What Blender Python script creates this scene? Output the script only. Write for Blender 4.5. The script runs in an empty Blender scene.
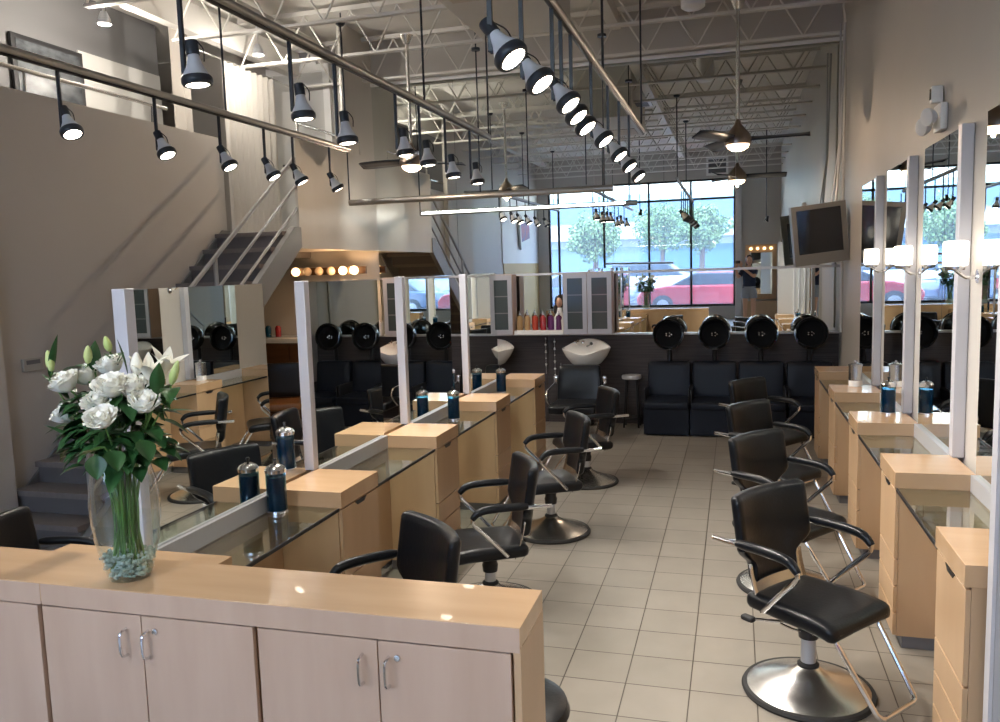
import bpy, bmesh, math, random
from mathutils import Vector, Matrix, Euler
random.seed(7)
S = bpy.context.scene
COL = S.collection
PI = math.pi
# ------------------------------------------------------------------ camera
yaw, pitch, roll, FPX = -0.281758, -0.111268, -0.0308417, 819.17
fw = Vector((math.sin(yaw)*math.cos(pitch), math.cos(yaw)*math.cos(pitch), math.sin(pitch)))
rt = Vector((math.cos(yaw), -math.sin(yaw), 0)); up = rt.cross(fw)
r2 = math.cos(roll)*rt + math.sin(roll)*up; u2 = -math.sin(roll)*rt + math.cos(roll)*up
cd = bpy.data.cameras.new('camera'); cam = bpy.data.objects.new('camera', cd); COL.objects.link(cam)
M = Matrix((r2, u2, -fw)).transposed().to_4x4(); M.translation = Vector((0, 0, 2.05))
cam.matrix_world = M
cd.sensor_fit = 'HORIZONTAL'; cd.sensor_width = 36; cd.lens = 36*FPX/1000; cd.clip_start = 0.02; cd.clip_end = 300
S.camera = cam
# ------------------------------------------------------------------ world, sun, view
S.view_settings.view_transform = 'Standard'; S.view_settings.look = 'None'
S.view_settings.gamma = 1; S.view_settings.use_curve_mapping = False
S.view_settings.exposure = 1.45
S.cycles.max_bounces = 14; S.cycles.glossy_bounces = 10; S.cycles.diffuse_bounces = 5
S.cycles.transmission_bounces = 10; S.cycles.transparent_max_bounces = 16
S.cycles.sample_clamp_indirect = 6; S.cycles.caustics_reflective = False; S.cycles.caustics_refractive = False
S.cycles.use_denoising = True
W = bpy.data.worlds.new('sky'); S.world = W; W.use_nodes = True
wn = W.node_tree; wn.nodes.clear()
wo = wn.nodes.new('ShaderNodeOutputWorld'); wb = wn.nodes.new('ShaderNodeBackground')
tc = wn.nodes.new('ShaderNodeTexCoord'); sx = wn.nodes.new('ShaderNodeSeparateXYZ'); cr = wn.nodes.new('ShaderNodeValToRGB')
wn.links.new(tc.outputs['Generated'], sx.inputs[0]); wn.links.new(sx.outputs['Z'], cr.inputs[0])
cr.color_ramp.elements[0].position = 0.0; cr.color_ramp.elements[0].color = (1, 0.985, 0.96, 1)
cr.color_ramp.elements[1].position = 0.6; cr.color_ramp.elements[1].color = (0.72, 0.84, 1, 1)
wn.links.new(cr.outputs[0], wb.inputs[0]); wb.inputs[1].default_value = 6.0
wn.links.new(wb.outputs[0], wo.inputs[0])
sd = bpy.data.lights.new('sun', 'SUN'); sd.energy = 5.0; sd.angle = 0.02; sd.color = (1, 0.95, 0.86)
so = bpy.data.objects.new('sun', sd); COL.objects.link(so); so.rotation_euler = (math.radians(-40), math.radians(14), 0)

# ------------------------------------------------------------------ materials
MATS = {}
def mat(name, col, rough=0.5, metal=0.0, emit=None, es=0.0, spec=0.5, noise=None, bump=None, coat=0, alpha=1, trans=0, ior=1.45):
    m = bpy.data.materials.new(name); m.use_nodes = True; MATS[name] = m
    nt = m.node_tree; b = nt.nodes['Principled BSDF']
    b.inputs['Base Color'].default_value = (*col, 1); b.inputs['Roughness'].default_value = rough
    b.inputs['Metallic'].default_value = metal; b.inputs['Specular IOR Level'].default_value = spec
    b.inputs['Coat Weight'].default_value = coat; b.inputs['Transmission Weight'].default_value = trans
    b.inputs['IOR'].default_value = ior; b.inputs['Alpha'].default_value = alpha
    if emit: b.inputs['Emission Color'].default_value = (*emit, 1); b.inputs['Emission Strength'].default_value = es
    if noise or bump:
        t = nt.nodes.new('ShaderNodeTexCoord'); mp = nt.nodes.new('ShaderNodeMapping')
        nt.links.new(t.outputs['Object'], mp.inputs[0]); n = nt.nodes.new('ShaderNodeTexNoise')
        nt.links.new(mp.outputs[0], n.inputs['Vector'])
        sc = (noise or bump)[0]; mp.inputs['Scale'].default_value = sc; n.inputs['Scale'].default_value = 1; n.inputs['Detail'].default_value = 5
        if noise:
            c2 = noise[1]; r = nt.nodes.new('ShaderNodeValToRGB'); nt.links.new(n.outputs['Fac'], r.inputs[0])
            r.color_ramp.elements[0].position = .3; r.color_ramp.elements[1].position = .7
            r.color_ramp.elements[0].color = (*col, 1); r.color_ramp.elements[1].color = (*c2, 1)
            nt.links.new(r.outputs[0], b.inputs['Base Color'])
        if bump:
            bp = nt.nodes.new('ShaderNodeBump'); bp.inputs['Strength'].default_value = bump[1]; bp.inputs['Distance'].default_value = .01
            nt.links.new(n.outputs['Fac'], bp.inputs['Height']); nt.links.new(bp.outputs[0], b.inputs['Normal'])
    return m
mat('wall', (.48, .455, .425), .5, noise=((1.2, 1.2, 1.2), (.51, .485, .45)))
mat('wall_pale', (.55, .51, .46), .6)
mat('wall_white', (.62, .62, .6), .6)
mat('sheen_wall', (.55, .52, .47), .35, noise=((2, 2, .6), (.6, .57, .52)))
mat('deck', (.72, .70, .66), .8, noise=((3, 3, 3), (.77, .75, .71)))
mat('joist', (.70, .68, .64), .5)
mat('loft_wall', (.16, .16, .165), .5)
mat('wood', (.48, .31, .175), .34, noise=((6, 6, 1.2), (.54, .36, .21)), coat=.1)
mat('wood_top', (.53, .34, .19), .22, noise=((2, 14, 4), (.59, .39, .225)), coat=.3)
mat('wood_daylit', (.47, .325, .235), .4, noise=((9, 9, 1.4), (.53, .375, .28)), coat=.05)  # maple again, with the pinkish daylight of the desk front put into the colour
mat('wood_dark', (.10, .045, .02), .35, noise=((2, 2, 12), (.15, .07, .03)))
mat('kick', (.16, .16, .17), .5)
mat('wainscot', (.040, .034, .035), .5, noise=((1.5, 1.5, 90), (.080, .067, .066)), spec=.3)
mat('mirror', (.83, .87, .85), .0, 1.0)
mat('chrome', (.78, .78, .8), .12, 1.0)
mat('steel', (.70, .69, .67), .26, 1.0, bump=((4, 4, 4), .05))
mat('pipe', (.42, .415, .40), .42, 1.0)
mat('pipe_dark', (.035, .042, .055), .35, .2)
mat('alu', (.52, .52, .54), .35, .3)
mat('post', (.54, .54, .58), .4, .1)
mat('white', (.8, .8, .79), .35)
mat('panel_white', (.84, .84, .83), .5)
mat('porcelain', (.88, .87, .84), .12, coat=.5)
mat('vinyl', (.006, .007, .009), .30, spec=.32, bump=((60, 60, 60), .08))
mat('vinyl_navy', (.007, .010, .018), .42, spec=.28)
mat('copper_vinyl', (.30, .13, .045), .35)
mat('black', (.012, .012, .014), .35)
mat('black_gloss', (.008, .010, .013), .08, coat=.6)
mat('rubber', (.02, .02, .02), .7)
mat('bulb_white', (.72, .75, .80), .3)
mat('lens', (1, 1, 1), .4, emit=(1, .86, .70), es=9)
mat('lens_fan', (1, 1, 1), .4, emit=(1, .70, .46), es=3)
mat('bronze', (.36, .30, .26), .28, 1.0)
mat('globe_on', (1, 1, 1), .4, emit=(1, .62, .28), es=2.0)
mat('globe_off', (.55, .40, .26), .15, emit=(1, .55, .25), es=.07)
mat('sconce', (1, 1, 1), .4, emit=(1, .90, .76), es=2.3)
mat('tube', (1, 1, 1), .4, emit=(1, .98, .92), es=2.2)
mat('tread', (.17, .145, .135), .6, noise=((30, 30, 30), (.20, .17, .16)))
mat('riser', (.12, .11, .11), .6)
mat('stringer', (.24, .235, .23), .4, .2)
mat('rail', (.36, .36, .36), .35, .6)
mat('curtain', (.62, .59, .54), .8)
mat('plastic_grey', (.19, .18, .165), .35)
mat('lining', (.008, .009, .011), .9, spec=.08)
mat('screen', (.012, .014, .018), .12, coat=.3)
mat('cab_frame', (.40, .40, .45), .35, .15)
mat('cab_glass', (.055, .07, .075), .1, coat=.3)
mat('blue', (.003, .045, .09), .15, coat=.3)
mat('navy', (.004, .018, .06), .1, coat=.5)
mat('red', (.30, .015, .018), .25, coat=.6)
mat('carred', (.65, .01, .015), .25, coat=.8)
mat('carblue', (.05, .10, .22), .25, coat=.8)
mat('carwhite', (.75, .77, .8), .3, coat=.8)
mat('carglass', (.05, .07, .09), .05, coat=.5)
mat('purple', (.09, .012, .085), .25)
mat('orange_red', (.38, .045, .02), .3)
mat('gold', (.36, .23, .11), .3)
mat('skin', (.62, .36, .25), .5)
mat('lip', (.5, .15, .12), .5)
mat('hair', (.02, .013, .01), .5)
mat('navy_cloth', (.012, .02, .05), .8)
mat('grey_cloth', (.28, .31, .36), .8)
mat('petal', (.93, .91, .80), .5, noise=((30, 30, 30), (.97, .96, .90)))
mat('petal_lily', (.90, .87, .74), .5)
mat('bud', (.42, .55, .16), .45, noise=((12, 12, 12), (.66, .72, .34)))
mat('leaf', (.018, .065, .02), .35, noise=((18, 18, 18), (.04, .12, .035)))
mat('leaf_light', (.10, .20, .05), .4)
mat('stem', (.09, .19, .045), .4)
mat('pebble', (.36, .47, .43), .15, coat=.4, alpha=1)
mat('asphalt', (.24, .25, .27), .9)
mat('foliage', (.14, .24, .09), .7, noise=((2, 2, 2), (.26, .36, .15)))
mat('bark', (.12, .08, .05), .9)
mat('bld', (.45, .50, .58), .7)
mat('bld_glass', (.10, .20, .32), .1, coat=.5)
mat('bld_pale', (.62, .62, .60), .7)
mat('poster_blue', (.10, .13, .30), .4, noise=((4, 4, 4), (.50, .12, .14)))
mat('picture', (.02, .025, .03), .25, noise=((5, 5, 9), (.10, .11, .12)))
mat('shade_gap', (.01, .008, .006), .8)
mat('thermo', (.40, .38, .34), .4)
mat('phone', (.02, .02, .022), .2)
mat('box_tan', (.62, .45, .22), .6)
mat('concrete', (.42, .41, .39), .8)

def floor_mat():
    m = bpy.data.materials.new('tile'); m.use_nodes = True; MATS['tile'] = m
    nt = m.node_tree; b = nt.nodes['Principled BSDF']
    t = nt.nodes.new('ShaderNodeTexCoord'); mp = nt.nodes.new('ShaderNodeMapping'); br = nt.nodes.new('ShaderNodeTexBrick')
    nt.links.new(t.outputs['Object'], mp.inputs[0]); nt.links.new(mp.outputs[0], br.inputs[0])
    mp.inputs['Location'].default_value = (.21+3.1*4, -3.85+3.05*6, 0)
    br.offset = 0; br.squash = 1; br.inputs['Scale'].default_value = 1
    br.inputs['Brick Width'].default_value = .31; br.inputs['Row Height'].default_value = .305
    br.inputs['Mortar Size'].default_value = .0032; br.inputs['Mortar Smooth'].default_value = .1; br.inputs['Bias'].default_value = 0
    br.inputs['Color1'].default_value = (.235, .213, .18, 1); br.inputs['Color2'].default_value = (.255, .23, .195, 1)
    br.inputs['Mortar'].default_value = (.05, .038, .028, 1)
    n = nt.nodes.new('ShaderNodeTexNoise'); n.inputs['Scale'].default_value = 5; n.inputs['Detail'].default_value = 6
    nt.links.new(t.outputs['Object'], n.inputs['Vector'])
    mx = nt.nodes.new('ShaderNodeMix'); mx.data_type = 'RGBA'; mx.blend_type = 'MULTIPLY'
    rr = nt.nodes.new('ShaderNodeMapRange'); rr.inputs[3].default_value = .86; rr.inputs[4].default_value = 1.1
    nt.links.new(n.outputs['Fac'], rr.inputs[0]); mx.inputs[0].default_value = 1
    nt.links.new(br.outputs['Color'], mx.inputs[6]); nt.links.new(rr.outputs[0], mx.inputs[7])
    nt.links.new(mx.outputs[2], b.inputs['Base Color']); b.inputs['Roughness'].default_value = .36
    bp = nt.nodes.new('ShaderNodeBump'); bp.inputs['Distance'].default_value = .003; bp.inputs['Strength'].default_value = .5; bp.invert = True
    nt.links.new(br.outputs['Fac'], bp.inputs['Height']); nt.links.new(bp.outputs[0], b.inputs['Normal'])
floor_mat()
def glass_mat(name, tint, gloss=.12, rough=0.0, veil=0, power=3.5):
    # thin pane: lets light straight through, with a fresnel-like sheen
    m = bpy.data.materials.new(name); m.use_nodes = True; MATS[name] = m
    nt = m.node_tree; nt.nodes.clear(); o = nt.nodes.new('ShaderNodeOutputMaterial')
    tr = nt.nodes.new('ShaderNodeBsdfTransparent'); tr.inputs[0].default_value = (*tint, 1)
    gl = nt.nodes.new('ShaderNodeBsdfGlossy'); gl.inputs['Roughness'].default_value = rough; gl.inputs['Color'].default_value = (1, 1, 1, 1)
    lw = nt.nodes.new('ShaderNodeLayerWeight'); lw.inputs[0].default_value = .5
    pw = nt.nodes.new('ShaderNodeMath'); pw.operation = 'POWER'; pw.inputs[1].default_value = power; nt.links.new(lw.outputs['Facing'], pw.inputs[0])
    ma = nt.nodes.new('ShaderNodeMath'); ma.operation = 'MULTIPLY_ADD'; ma.inputs[1].default_value = gloss; ma.inputs[2].default_value = .035; nt.links.new(pw.outputs[0], ma.inputs[0])
    mx = nt.nodes.new('ShaderNodeMixShader'); nt.links.new(ma.outputs[0], mx.inputs[0])
    base = tr
    if veil:  # the film scatters some of the daylight
        tl = nt.nodes.new('ShaderNodeBsdfTranslucent'); tl.inputs[0].default_value = (.55, .66, .88, 1); base = nt.nodes.new('ShaderNodeMixShader'); base.inputs[0].default_value = veil
        nt.links.new(tr.outputs[0], base.inputs[1]); nt.links.new(tl.outputs[0], base.inputs[2])
    nt.links.new(base.outputs[0], mx.inputs[1]); nt.links.new(gl.outputs[0], mx.inputs[2]); nt.links.new(mx.outputs[0], o.inputs[0])
glass_mat('pane_clear', (.93, .97, .95), .4)
glass_mat('pane_film', (.56, .62, .72), .4, veil=.05)
glass_mat('shelf_glass', (.86, .92, .89), .75)
glass_mat('vase_glass', (.95, .98, .97), .85, power=2.4)
glass_mat('vase_water', (.95, .975, .96), .35)
glass_mat('jar_glass', (.25, .5, .62), .5)

# ------------------------------------------------------------------ mesh builder
class MB:
    def __init__(s): s.v = []; s.f = []
    def add(s, vs, fs):
        o = len(s.v); s.v += [tuple(v) for v in vs]; s.f += [tuple(i+o for i in f) for f in fs]; return s
    def box(s, x0, x1, y0, y1, z0, z1):
        vs = [(x0,y0,z0),(x1,y0,z0),(x1,y1,z0),(x0,y1,z0),(x0,y0,z1),(x1,y0,z1),(x1,y1,z1),(x0,y1,z1)]
        return s.add(vs, [(0,3,2,1),(4,5,6,7),(0,1,5,4),(1,2,6,5),(2,3,7,6),(3,0,4,7)])
    def rbox(s, c, h, r, n=6, fn=None):
        # rounded box; h = half sizes; fn warps the points
        h = Vector(h); r = min(r, *h)
        vs = []; fs = []; idx = {}
        def key(i, j, k): return (i, j, k)
        def get(i, j, k):
            if (i,j,k) in idx: return idx[(i,j,k)]
            p = Vector((2*i/n-1, 2*j/n-1, 2*k/n-1))
            p = Vector(tuple(math.copysign(abs(a)**.8, a) for a in p))
            q = Vector((p.x*h.x, p.y*h.y, p.z*h.z)); core = h-Vector((r,r,r))
            cl = Vector(tuple(max(-c_, min(c_, q_)) for q_, c_ in zip(q, core))); d = q-cl
            if d.length > 1e-9: q = cl+d.normalized()*r
            if fn: q = fn(q)
            idx[(i,j,k)] = len(vs); vs.append(q+Vector(c)); return idx[(i,j,k)]
        for a in range(n):
            for b in range(n):
                fs.append((get(a,b,0),get(a,b+1,0),get(a+1,b+1,0),get(a+1,b,0)))
                fs.append((get(a,b,n),get(a+1,b,n),get(a+1,b+1,n),get(a,b+1,n)))
                fs.append((get(a,0,b),get(a+1,0,b),get(a+1,0,b+1),get(a,0,b+1)))
                fs.append((get(a,n,b),get(a,n,b+1),get(a+1,n,b+1),get(a+1,n,b)))
                fs.append((get(0,a,b),get(0,a,b+1),get(0,a+1,b+1),get(0,a+1,b)))
                fs.append((get(n,a,b),get(n,a+1,b),get(n,a+1,b+1),get(n,a,b+1)))
        return s.add(vs, fs)
    def tube(s, pts, r, n=10, closed=False):
        pts = [Vector(p) for p in pts]; m = len(pts); rs = r if isinstance(r, (list, tuple)) else [r]*m
        vs = []; fs = []; prev = None
        for i, p in enumerate(pts):
            a = pts[(i-1) % m] if (closed or i > 0) else p; b = pts[(i+1) % m] if (closed or i < m-1) else p
            t = (b-a).normalized()
            if prev is None: nx = t.orthogonal().normalized()
            else:
                nx = prev-t*prev.dot(t)
                nx = nx.normalized() if nx.length > 1e-6 else t.orthogonal().normalized()
            prev = nx; ny = t.cross(nx)
            for k in range(n):
                a_ = 2*PI*k/n; vs.append(p+(nx*math.cos(a_)+ny*math.sin(a_))*rs[i])
        for i in range(m if closed else m-1):
            j = (i+1) % m
            for k in range(n): l = (k+1) % n; fs.append((i*n+k, i*n+l, j*n+l, j*n+k))
        if not closed: fs.append(tuple(range(n-1, -1, -1))); fs.append(tuple((m-1)*n+k for k in range(n)))
        return s.add(vs, fs)
    def lathe(s, prof, c=(0,0,0), n=28, axis=None, cap=True):
        # prof = [(r,z)]; axis = direction of +z
        q = Vector((0,0,1)).rotation_difference(Vector(axis).normalized()) if axis else None
        vs = []; fs = []; c = Vector(c)
        for r, z in prof:
            for k in range(n):
                a = 2*PI*k/n; p = Vector((r*math.cos(a), r*math.sin(a), z))
                if q: p = q @ p
                vs.append(p+c)
        for i in range(len(prof)-1):
            for k in range(n): l = (k+1) % n; fs.append((i*n+k, i*n+l, (i+1)*n+l, (i+1)*n+k))
        if cap:
            if prof[0][0] > 1e-5: fs.append(tuple(range(n-1, -1, -1)))
            if prof[-1][0] > 1e-5: fs.append(tuple((len(prof)-1)*n+k for k in range(n)))
        return s.add(vs, fs)
    def ball(s, c, r, n=16, m=10, sc=(1,1,1), fn=None):
        vs = []; fs = []; c = Vector(c)
        for i in range(m+1):
            t = PI*i/m
            for k in range(n):
                a = 2*PI*k/n; p = Vector((math.sin(t)*math.cos(a)*r*sc[0], math.sin(t)*math.sin(a)*r*sc[1], -math.cos(t)*r*sc[2]))
                if fn: p = fn(p)
                vs.append(p+c)
        for i in range(m):
            for k in range(n): l = (k+1) % n; fs.append((i*n+k, i*n+l, (i+1)*n+l, (i+1)*n+k))
        return s.add(vs, fs)
    def prism(s, poly, a0, a1, ax='x'):
        # poly in the two other axes, extruded a0..a1
        n = len(poly)
        def P(u, v, a): return {'x': (a,u,v), 'y': (u,a,v), 'z': (u,v,a)}[ax]
        vs = [P(u,v,a0) for u,v in poly]+[P(u,v,a1) for u,v in poly]
        fs = [tuple(range(n-1,-1,-1)), tuple(range(n,2*n))]+[(i,(i+1)%n,n+(i+1)%n,n+i) for i in range(n)]
        return s.add(vs, fs)
    def grid(s, fn, nu, nv):
        vs = [fn(i/nu, j/nv) for j in range(nv+1) for i in range(nu+1)]
        return s.add(vs, [(j*(nu+1)+i, j*(nu+1)+i+1, (j+1)*(nu+1)+i+1, (j+1)*(nu+1)+i) for j in range(nv) for i in range(nu)])
    def xf(s, mtx): s.v = [tuple(mtx @ Vector(v)) for v in s.v]; return s
    def mesh(s, name, m, smooth=True, ang=35, weld=True):
        me = bpy.data.meshes.new(name); bm = bmesh.new()
        vv = [bm.verts.new(v) for v in s.v]
        for f in s.f:
            try: bm.faces.new([vv[i] for i in f])
            except ValueError: pass
        if weld: bmesh.ops.remove_doubles(bm, verts=bm.verts, dist=1e-5)
        bmesh.ops.recalc_face_normals(bm, faces=bm.faces)
        bm.to_mesh(me); bm.free()
        me.materials.append(MATS[m] if isinstance(m, str) else m)
        if smooth:
            me.shade_smooth(); me.set_sharp_from_angle(angle=math.radians(ang))
        return me
    def obj(s, name, m, parent=None, **kw):
        o = bpy.data.objects.new(name, s.mesh(name, m, **kw)); COL.objects.link(o)
        if parent is not None: o.parent = parent
        return o
def bevel(o, w=.003, seg=2):
    b = o.modifiers.new('bevel', 'BEVEL'); b.width = w; b.segments = seg; b.limit_method = 'ANGLE'; return o
def tag(o, label, cat, group=None, kind=None):
    o['label'] = label; o['category'] = cat
    if group: o['group'] = group
    if kind: o['kind'] = kind
    return o
def thing(name, label, cat, loc=(0,0,0), rz=0, group=None):
    o = bpy.data.objects.new(name, None); COL.objects.link(o); o.empty_display_size = .05
    o.location = loc; o.rotation_euler = (0, 0, rz); return tag(o, label, cat, group)
def struct(name, mb, m, **kw):
    o = mb.obj(name, m, **kw); o['kind'] = 'structure'; return o
def dup(root, loc=None, rot=None, label=None, group=None, scale=None):
    c = root.copy(); COL.objects.link(c)
    if loc is not None: c.location = loc
    if rot is not None: c.rotation_euler = rot
    if scale is not None: c.scale = (scale,)*3
    else: c.scale = (1, 1, 1)
    if label: c['label'] = label
    if group: c['group'] = group
    for ch in list(root.children):
        d = ch.copy(); COL.objects.link(d); d.parent = c
        for g in list(ch.children):
            e = g.copy(); COL.objects.link(e); e.parent = d
    return c
def spline(pts, n=6):
    pts = [Vector(p) for p in pts]; out = []
    P = [pts[0]*2-pts[1]]+pts+[pts[-1]*2-pts[-2]]
    for i in range(1, len(P)-2):
        for k in range(n):
            t = k/n; a, b, c, d = P[i-1], P[i], P[i+1], P[i+2]
            out.append(.5*((2*b)+(c-a)*t+(2*a-5*b+4*c-d)*t*t+(3*b-a-3*c+d)*t**3))
    out.append(pts[-1]); return out
def B(x0,x1,y0,y1,z0,z1): return MB().box(x0,x1,y0,y1,z0,z1)
ORD = ['nearest', 'second nearest', 'third nearest', 'fourth nearest', 'fifth nearest', 'sixth nearest', 'seventh nearest', 'eighth nearest', 'farthest']

# ------------------------------------------------------------------ dimensions
D = 10.65      # back mirror plane
XR = 1.20      # right wall
XL = -5.75     # stair wall
YF = -3.0      # front (window) wall
ZC = 5.22      # roof deck
RF = .45       # raised reception floor
# ------------------------------------------------------------------ room shell
struct('floor', B(-9.2, XR+.15, 1.95, D+.2, -.1, 0), 'tile')
struct('floor_raised', B(-9.2, XR+.15, YF-.2, 1.95, -.1, RF), 'tile')
struct('ceiling', B(-9.2, XR+.15, YF-.2, D+.2, ZC, ZC+.1), 'deck')
struct('wall_right', B(XR, XR+.15, YF-.2, D+.2, 0, ZC), 'wall')
struct('wall_back', B(-9.2, XR, D+.03, D+.2, 0, ZC), 'wall')
wl = MB().box(XL-.12, XL, 4.0, 8.5, 0, 3.66).box(XL-.12, XL, YF, 4.0, 0, ZC)
struct('wall_left', wl, 'wall')
struct('wall_loft', MB().box(-9.2, -9.05, 4.0, D, 0, ZC).box(-9.2, XL-.12, 3.85, 4.0, 0, ZC), 'loft_wall')
struct('trim_2', B(XL, XL+.09, 3.6, 5.2, 0, ZC), 'wall_pale')
struct('floor_loft', B(-9.05, XL-.12, 4.0, D+.03, 2.3, 2.55), 'tread')
struct('floor_landing', B(XL-.12, -4.835, 8.5, D+.03, 2.38, 2.55), 'wall_pale')
# loft interior: dark partition, bright wall behind, cream column, door with casing, guard panel
lp = struct('wall_loft_partition', B(-7.15, -7.0, 4.0, 9.1, 2.55, ZC), 'loft_wall')
struct('wall_loft_panel', B(-7.0, -6.985, 7.75, 9.1, 2.55, 4.6), 'wall_white')
struct('trim_3', B(-6.36, -6.2, 8.5, 8.62, 2.55, ZC), 'wall_pale')
struct('wall_guard', MB().box(-4.83, -4.8, 8.5, D+.02, 2.36, 3.62).box(-4.83, -4.8, 9.75, D+.02, 3.62, ZC), 'sheen_wall')
o = struct('door_1', B(-6.28, -5.50, D-.03, D+.02, 2.55, 4.85), 'wall_white')
struct('trim_4', MB().box(-6.38, -6.28, D-.05, D+.02, 2.55, 4.95).box(-5.50, -5.40, D-.05, D+.02, 2.55, 4.95).box(-6.28, -5.5, D-.05, D+.02, 4.85, 4.95), 'white')
h = MB().tube([(-6.15, D-.03, 3.6), (-6.15, D-.1, 3.6), (-6.04, D-.1, 3.6)], .018).obj('door_handle', 'chrome', o)

# front wall with the shop windows (x -5.4..0, z .82..4.4), pillar and right part
fwm = MB().box(-9.2, -5.4, YF-.2, YF, 0, ZC).box(-5.4, 0, YF-.2, YF, 0, .82).box(-5.4, 0, YF-.2, YF, 4.42, ZC).box(0, XR, YF-.2, YF, 0, ZC)
struct('wall_front', fwm, 'wall')
struct('trim_5', B(-.02, .16, YF, YF+.12, RF, ZC), 'alu')
wf = MB()
for x in (-5.4, -5.12, -3.76, -2.45, -1.26, -.06): wf.box(x, x+.06, YF-.12, YF-.04, .82, 4.42)
wf.box(-5.4, 0, YF-.12, YF-.04, .80, .88).box(-5.4, 0, YF-.12, YF-.04, 3.84, 3.90).box(-5.4, 0, YF-.12, YF-.04, 4.36, 4.42)
w1 = struct('window_1', wf, 'black')
B(-5.34, -.06, YF-.085, YF-.079, .88, 3.84).obj('lower_pane', 'pane_film', w1)
B(-5.34, -.06, YF-.085, YF-.079, 3.90, 4.36).obj('upper_pane', 'pane_clear', w1)

# back wall: dark wainscot, mirrored wall above with a strip between its two tiers
struct('wall_wainscot', MB().box(-9.0, -2.4, D-.06, D+.03, 0, 1.16).box(-2.395, XR, D-.06, D+.03, 0, 1.16), 'wainscot')
struct('trim_6', B(-9.0, XR, D-.075, D+.03, 1.16, 1.182), 'alu')
struct('trim_7', MB().box(-4.8, XR, D-.022, D-.004, 1.955, 1.985), 'alu')
mw = MB()
xs = [-4.8, -3.62, -1.75, .0, XR]
wallm = thing('wall_mirror', 'huge mirror covering the back wall above the dark wainscot, reflecting the front windows', 'mirror', (0, D, 0))
for a, b in zip(xs, xs[1:]):
    B(a+.002, b-.002, -.004, .03, 1.985, 4.58).obj('mirror_panel', 'mirror', wallm)
    B(a+.002, b-.002, -.004, .03, 1.182, 1.955).obj('mirror_panel', 'mirror', wallm)
struct('trim_8', B(-4.8, XR, D-.02, D+.03, 4.58, 4.62), 'white')

# roof joists
jm = MB(); zb, zt = 4.60, 5.12
XJ = -5.85
jm.box(XJ, XR, -.03, .03, zt, zt+.05)
for sgn in (-1, 1): jm.box(XJ, XR, sgn*.012-.004 if sgn > 0 else -.035, .035 if sgn > 0 else -.008, zb, zb+.03)
x = XJ; k = 0
while x < XR-.3:
    x2 = x+.30; za, zz = (zb+.02, zt) if k % 2 == 0 else (zt, zb+.02)
    jm.tube([(x, 0, za), (x2, 0, zz)], .011, 6); x = x2; k += 1
j0 = jm.obj('ceiling_joist', 'joist'); j0['kind'] = 'structure'; j0.location = (0, 10.42, 0)
for i in range(1, 11):
    j = j0.copy(); COL.objects.link(j); j.location = (0, 10.42-1.26*i, 0)
struct('ceiling_beam_loft', B(-5.98, -5.85, YF, D, 4.80, 5.12), 'joist')
for i, x in enumerate((-5.4, -1.45)):
    b = struct('ceiling_beam', B(x-.07, x+.07, YF, D, 4.98, 5.13), 'joist')

# ------------------------------------------------------------------ stairs (in front of the stair wall)
st = thing('staircase', 'carpeted steel staircase climbing along the left wall to the loft landing', 'staircase', (0, 0, 0))
N = 14; y0s, y1s = 5.0, 8.5; run = (y1s-y0s)/N; rise = 2.55/N
tm = MB(); rm = MB()
for i in range(N):
    y = y0s+i*run; z = (i+1)*rise
    tm.box(XL+.02, -4.86, y-.03, y+run, z-.045, z); rm.box(XL+.02, -4.86, y, y+.02, z-rise, z-.045)
tm.obj('treads', 'tread', st); rm.obj('risers', 'riser', st)
def strn(x0, x1): return MB().prism([(y0s-.12, 0), (y0s+.30, 0), (y1s+.02, 2.38), (y1s+.02, 2.60), (y1s-.12, 2.60)], x0, x1, 'x')
strn(-4.86, -4.79).obj('stringer', 'stringer', st); strn(XL+.002, XL+.02).obj('stringer', 'stringer', st)
rl = MB(); sl = 2.55/(y1s-y0s)
for dz in (.30, .55, .86):
    rl.tube([(-4.825, y0s+.1, dz+.12), (-4.825, y1s+.05, 2.55+dz)], .022 if dz > .8 else .016)
rl.tube([(-4.825, y1s+.05, 2.45), (-4.825, y1s+.05, 3.43)], .025); rl.tube([(-4.825, 6.9, 1.4), (-4.825, 6.9, 2.24)], .022); rl.tube([(-4.825, 5.1, .1), (-4.825, 5.1, 1.0)], .022)
rl.obj('railing', 'rail', st)
gr = MB().tube([(-4.815, 8.6, 3.62), (-4.815, 8.6, 3.78), (-4.815, 10.2, 3.78), (-4.815, 10.2, 3.62)], .018)
tag(gr.obj('guard_rail', 'steel'), 'short steel handrail above the pale guard panel of the landing', 'handrail')
lr = MB().tube([(XL-.05, 4.05, 3.85), (XL-.05, 7.62, 3.85)], .02)
for y in (4.2, 5.8, 7.4): lr.tube([(XL-.06, y, 3.64), (XL-.05, y, 3.85)], .012)
tag(lr.obj('loft_rail', 'steel'), 'thin steel handrail along the top of the loft parapet', 'handrail')

# curtain in the loft opening
def curt(u, v):
    y = 8.75+1.15*u; return (XL-.10+.045*math.sin(u*9*2*PI)*(0.6+.4*v), y, 2.58+2.02*v)
cu = thing('curtain', 'white grommet curtain hanging across the loft opening at the stair head', 'curtain', (0, 0, 0))
MB().grid(curt, 110, 8).obj('curtain_fabric', 'curtain', cu); MB().tube([(XL-.10, 8.0, 4.62), (XL-.10, 10.3, 4.62)], .014).obj('curtain_rod', 'steel', cu)

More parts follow.
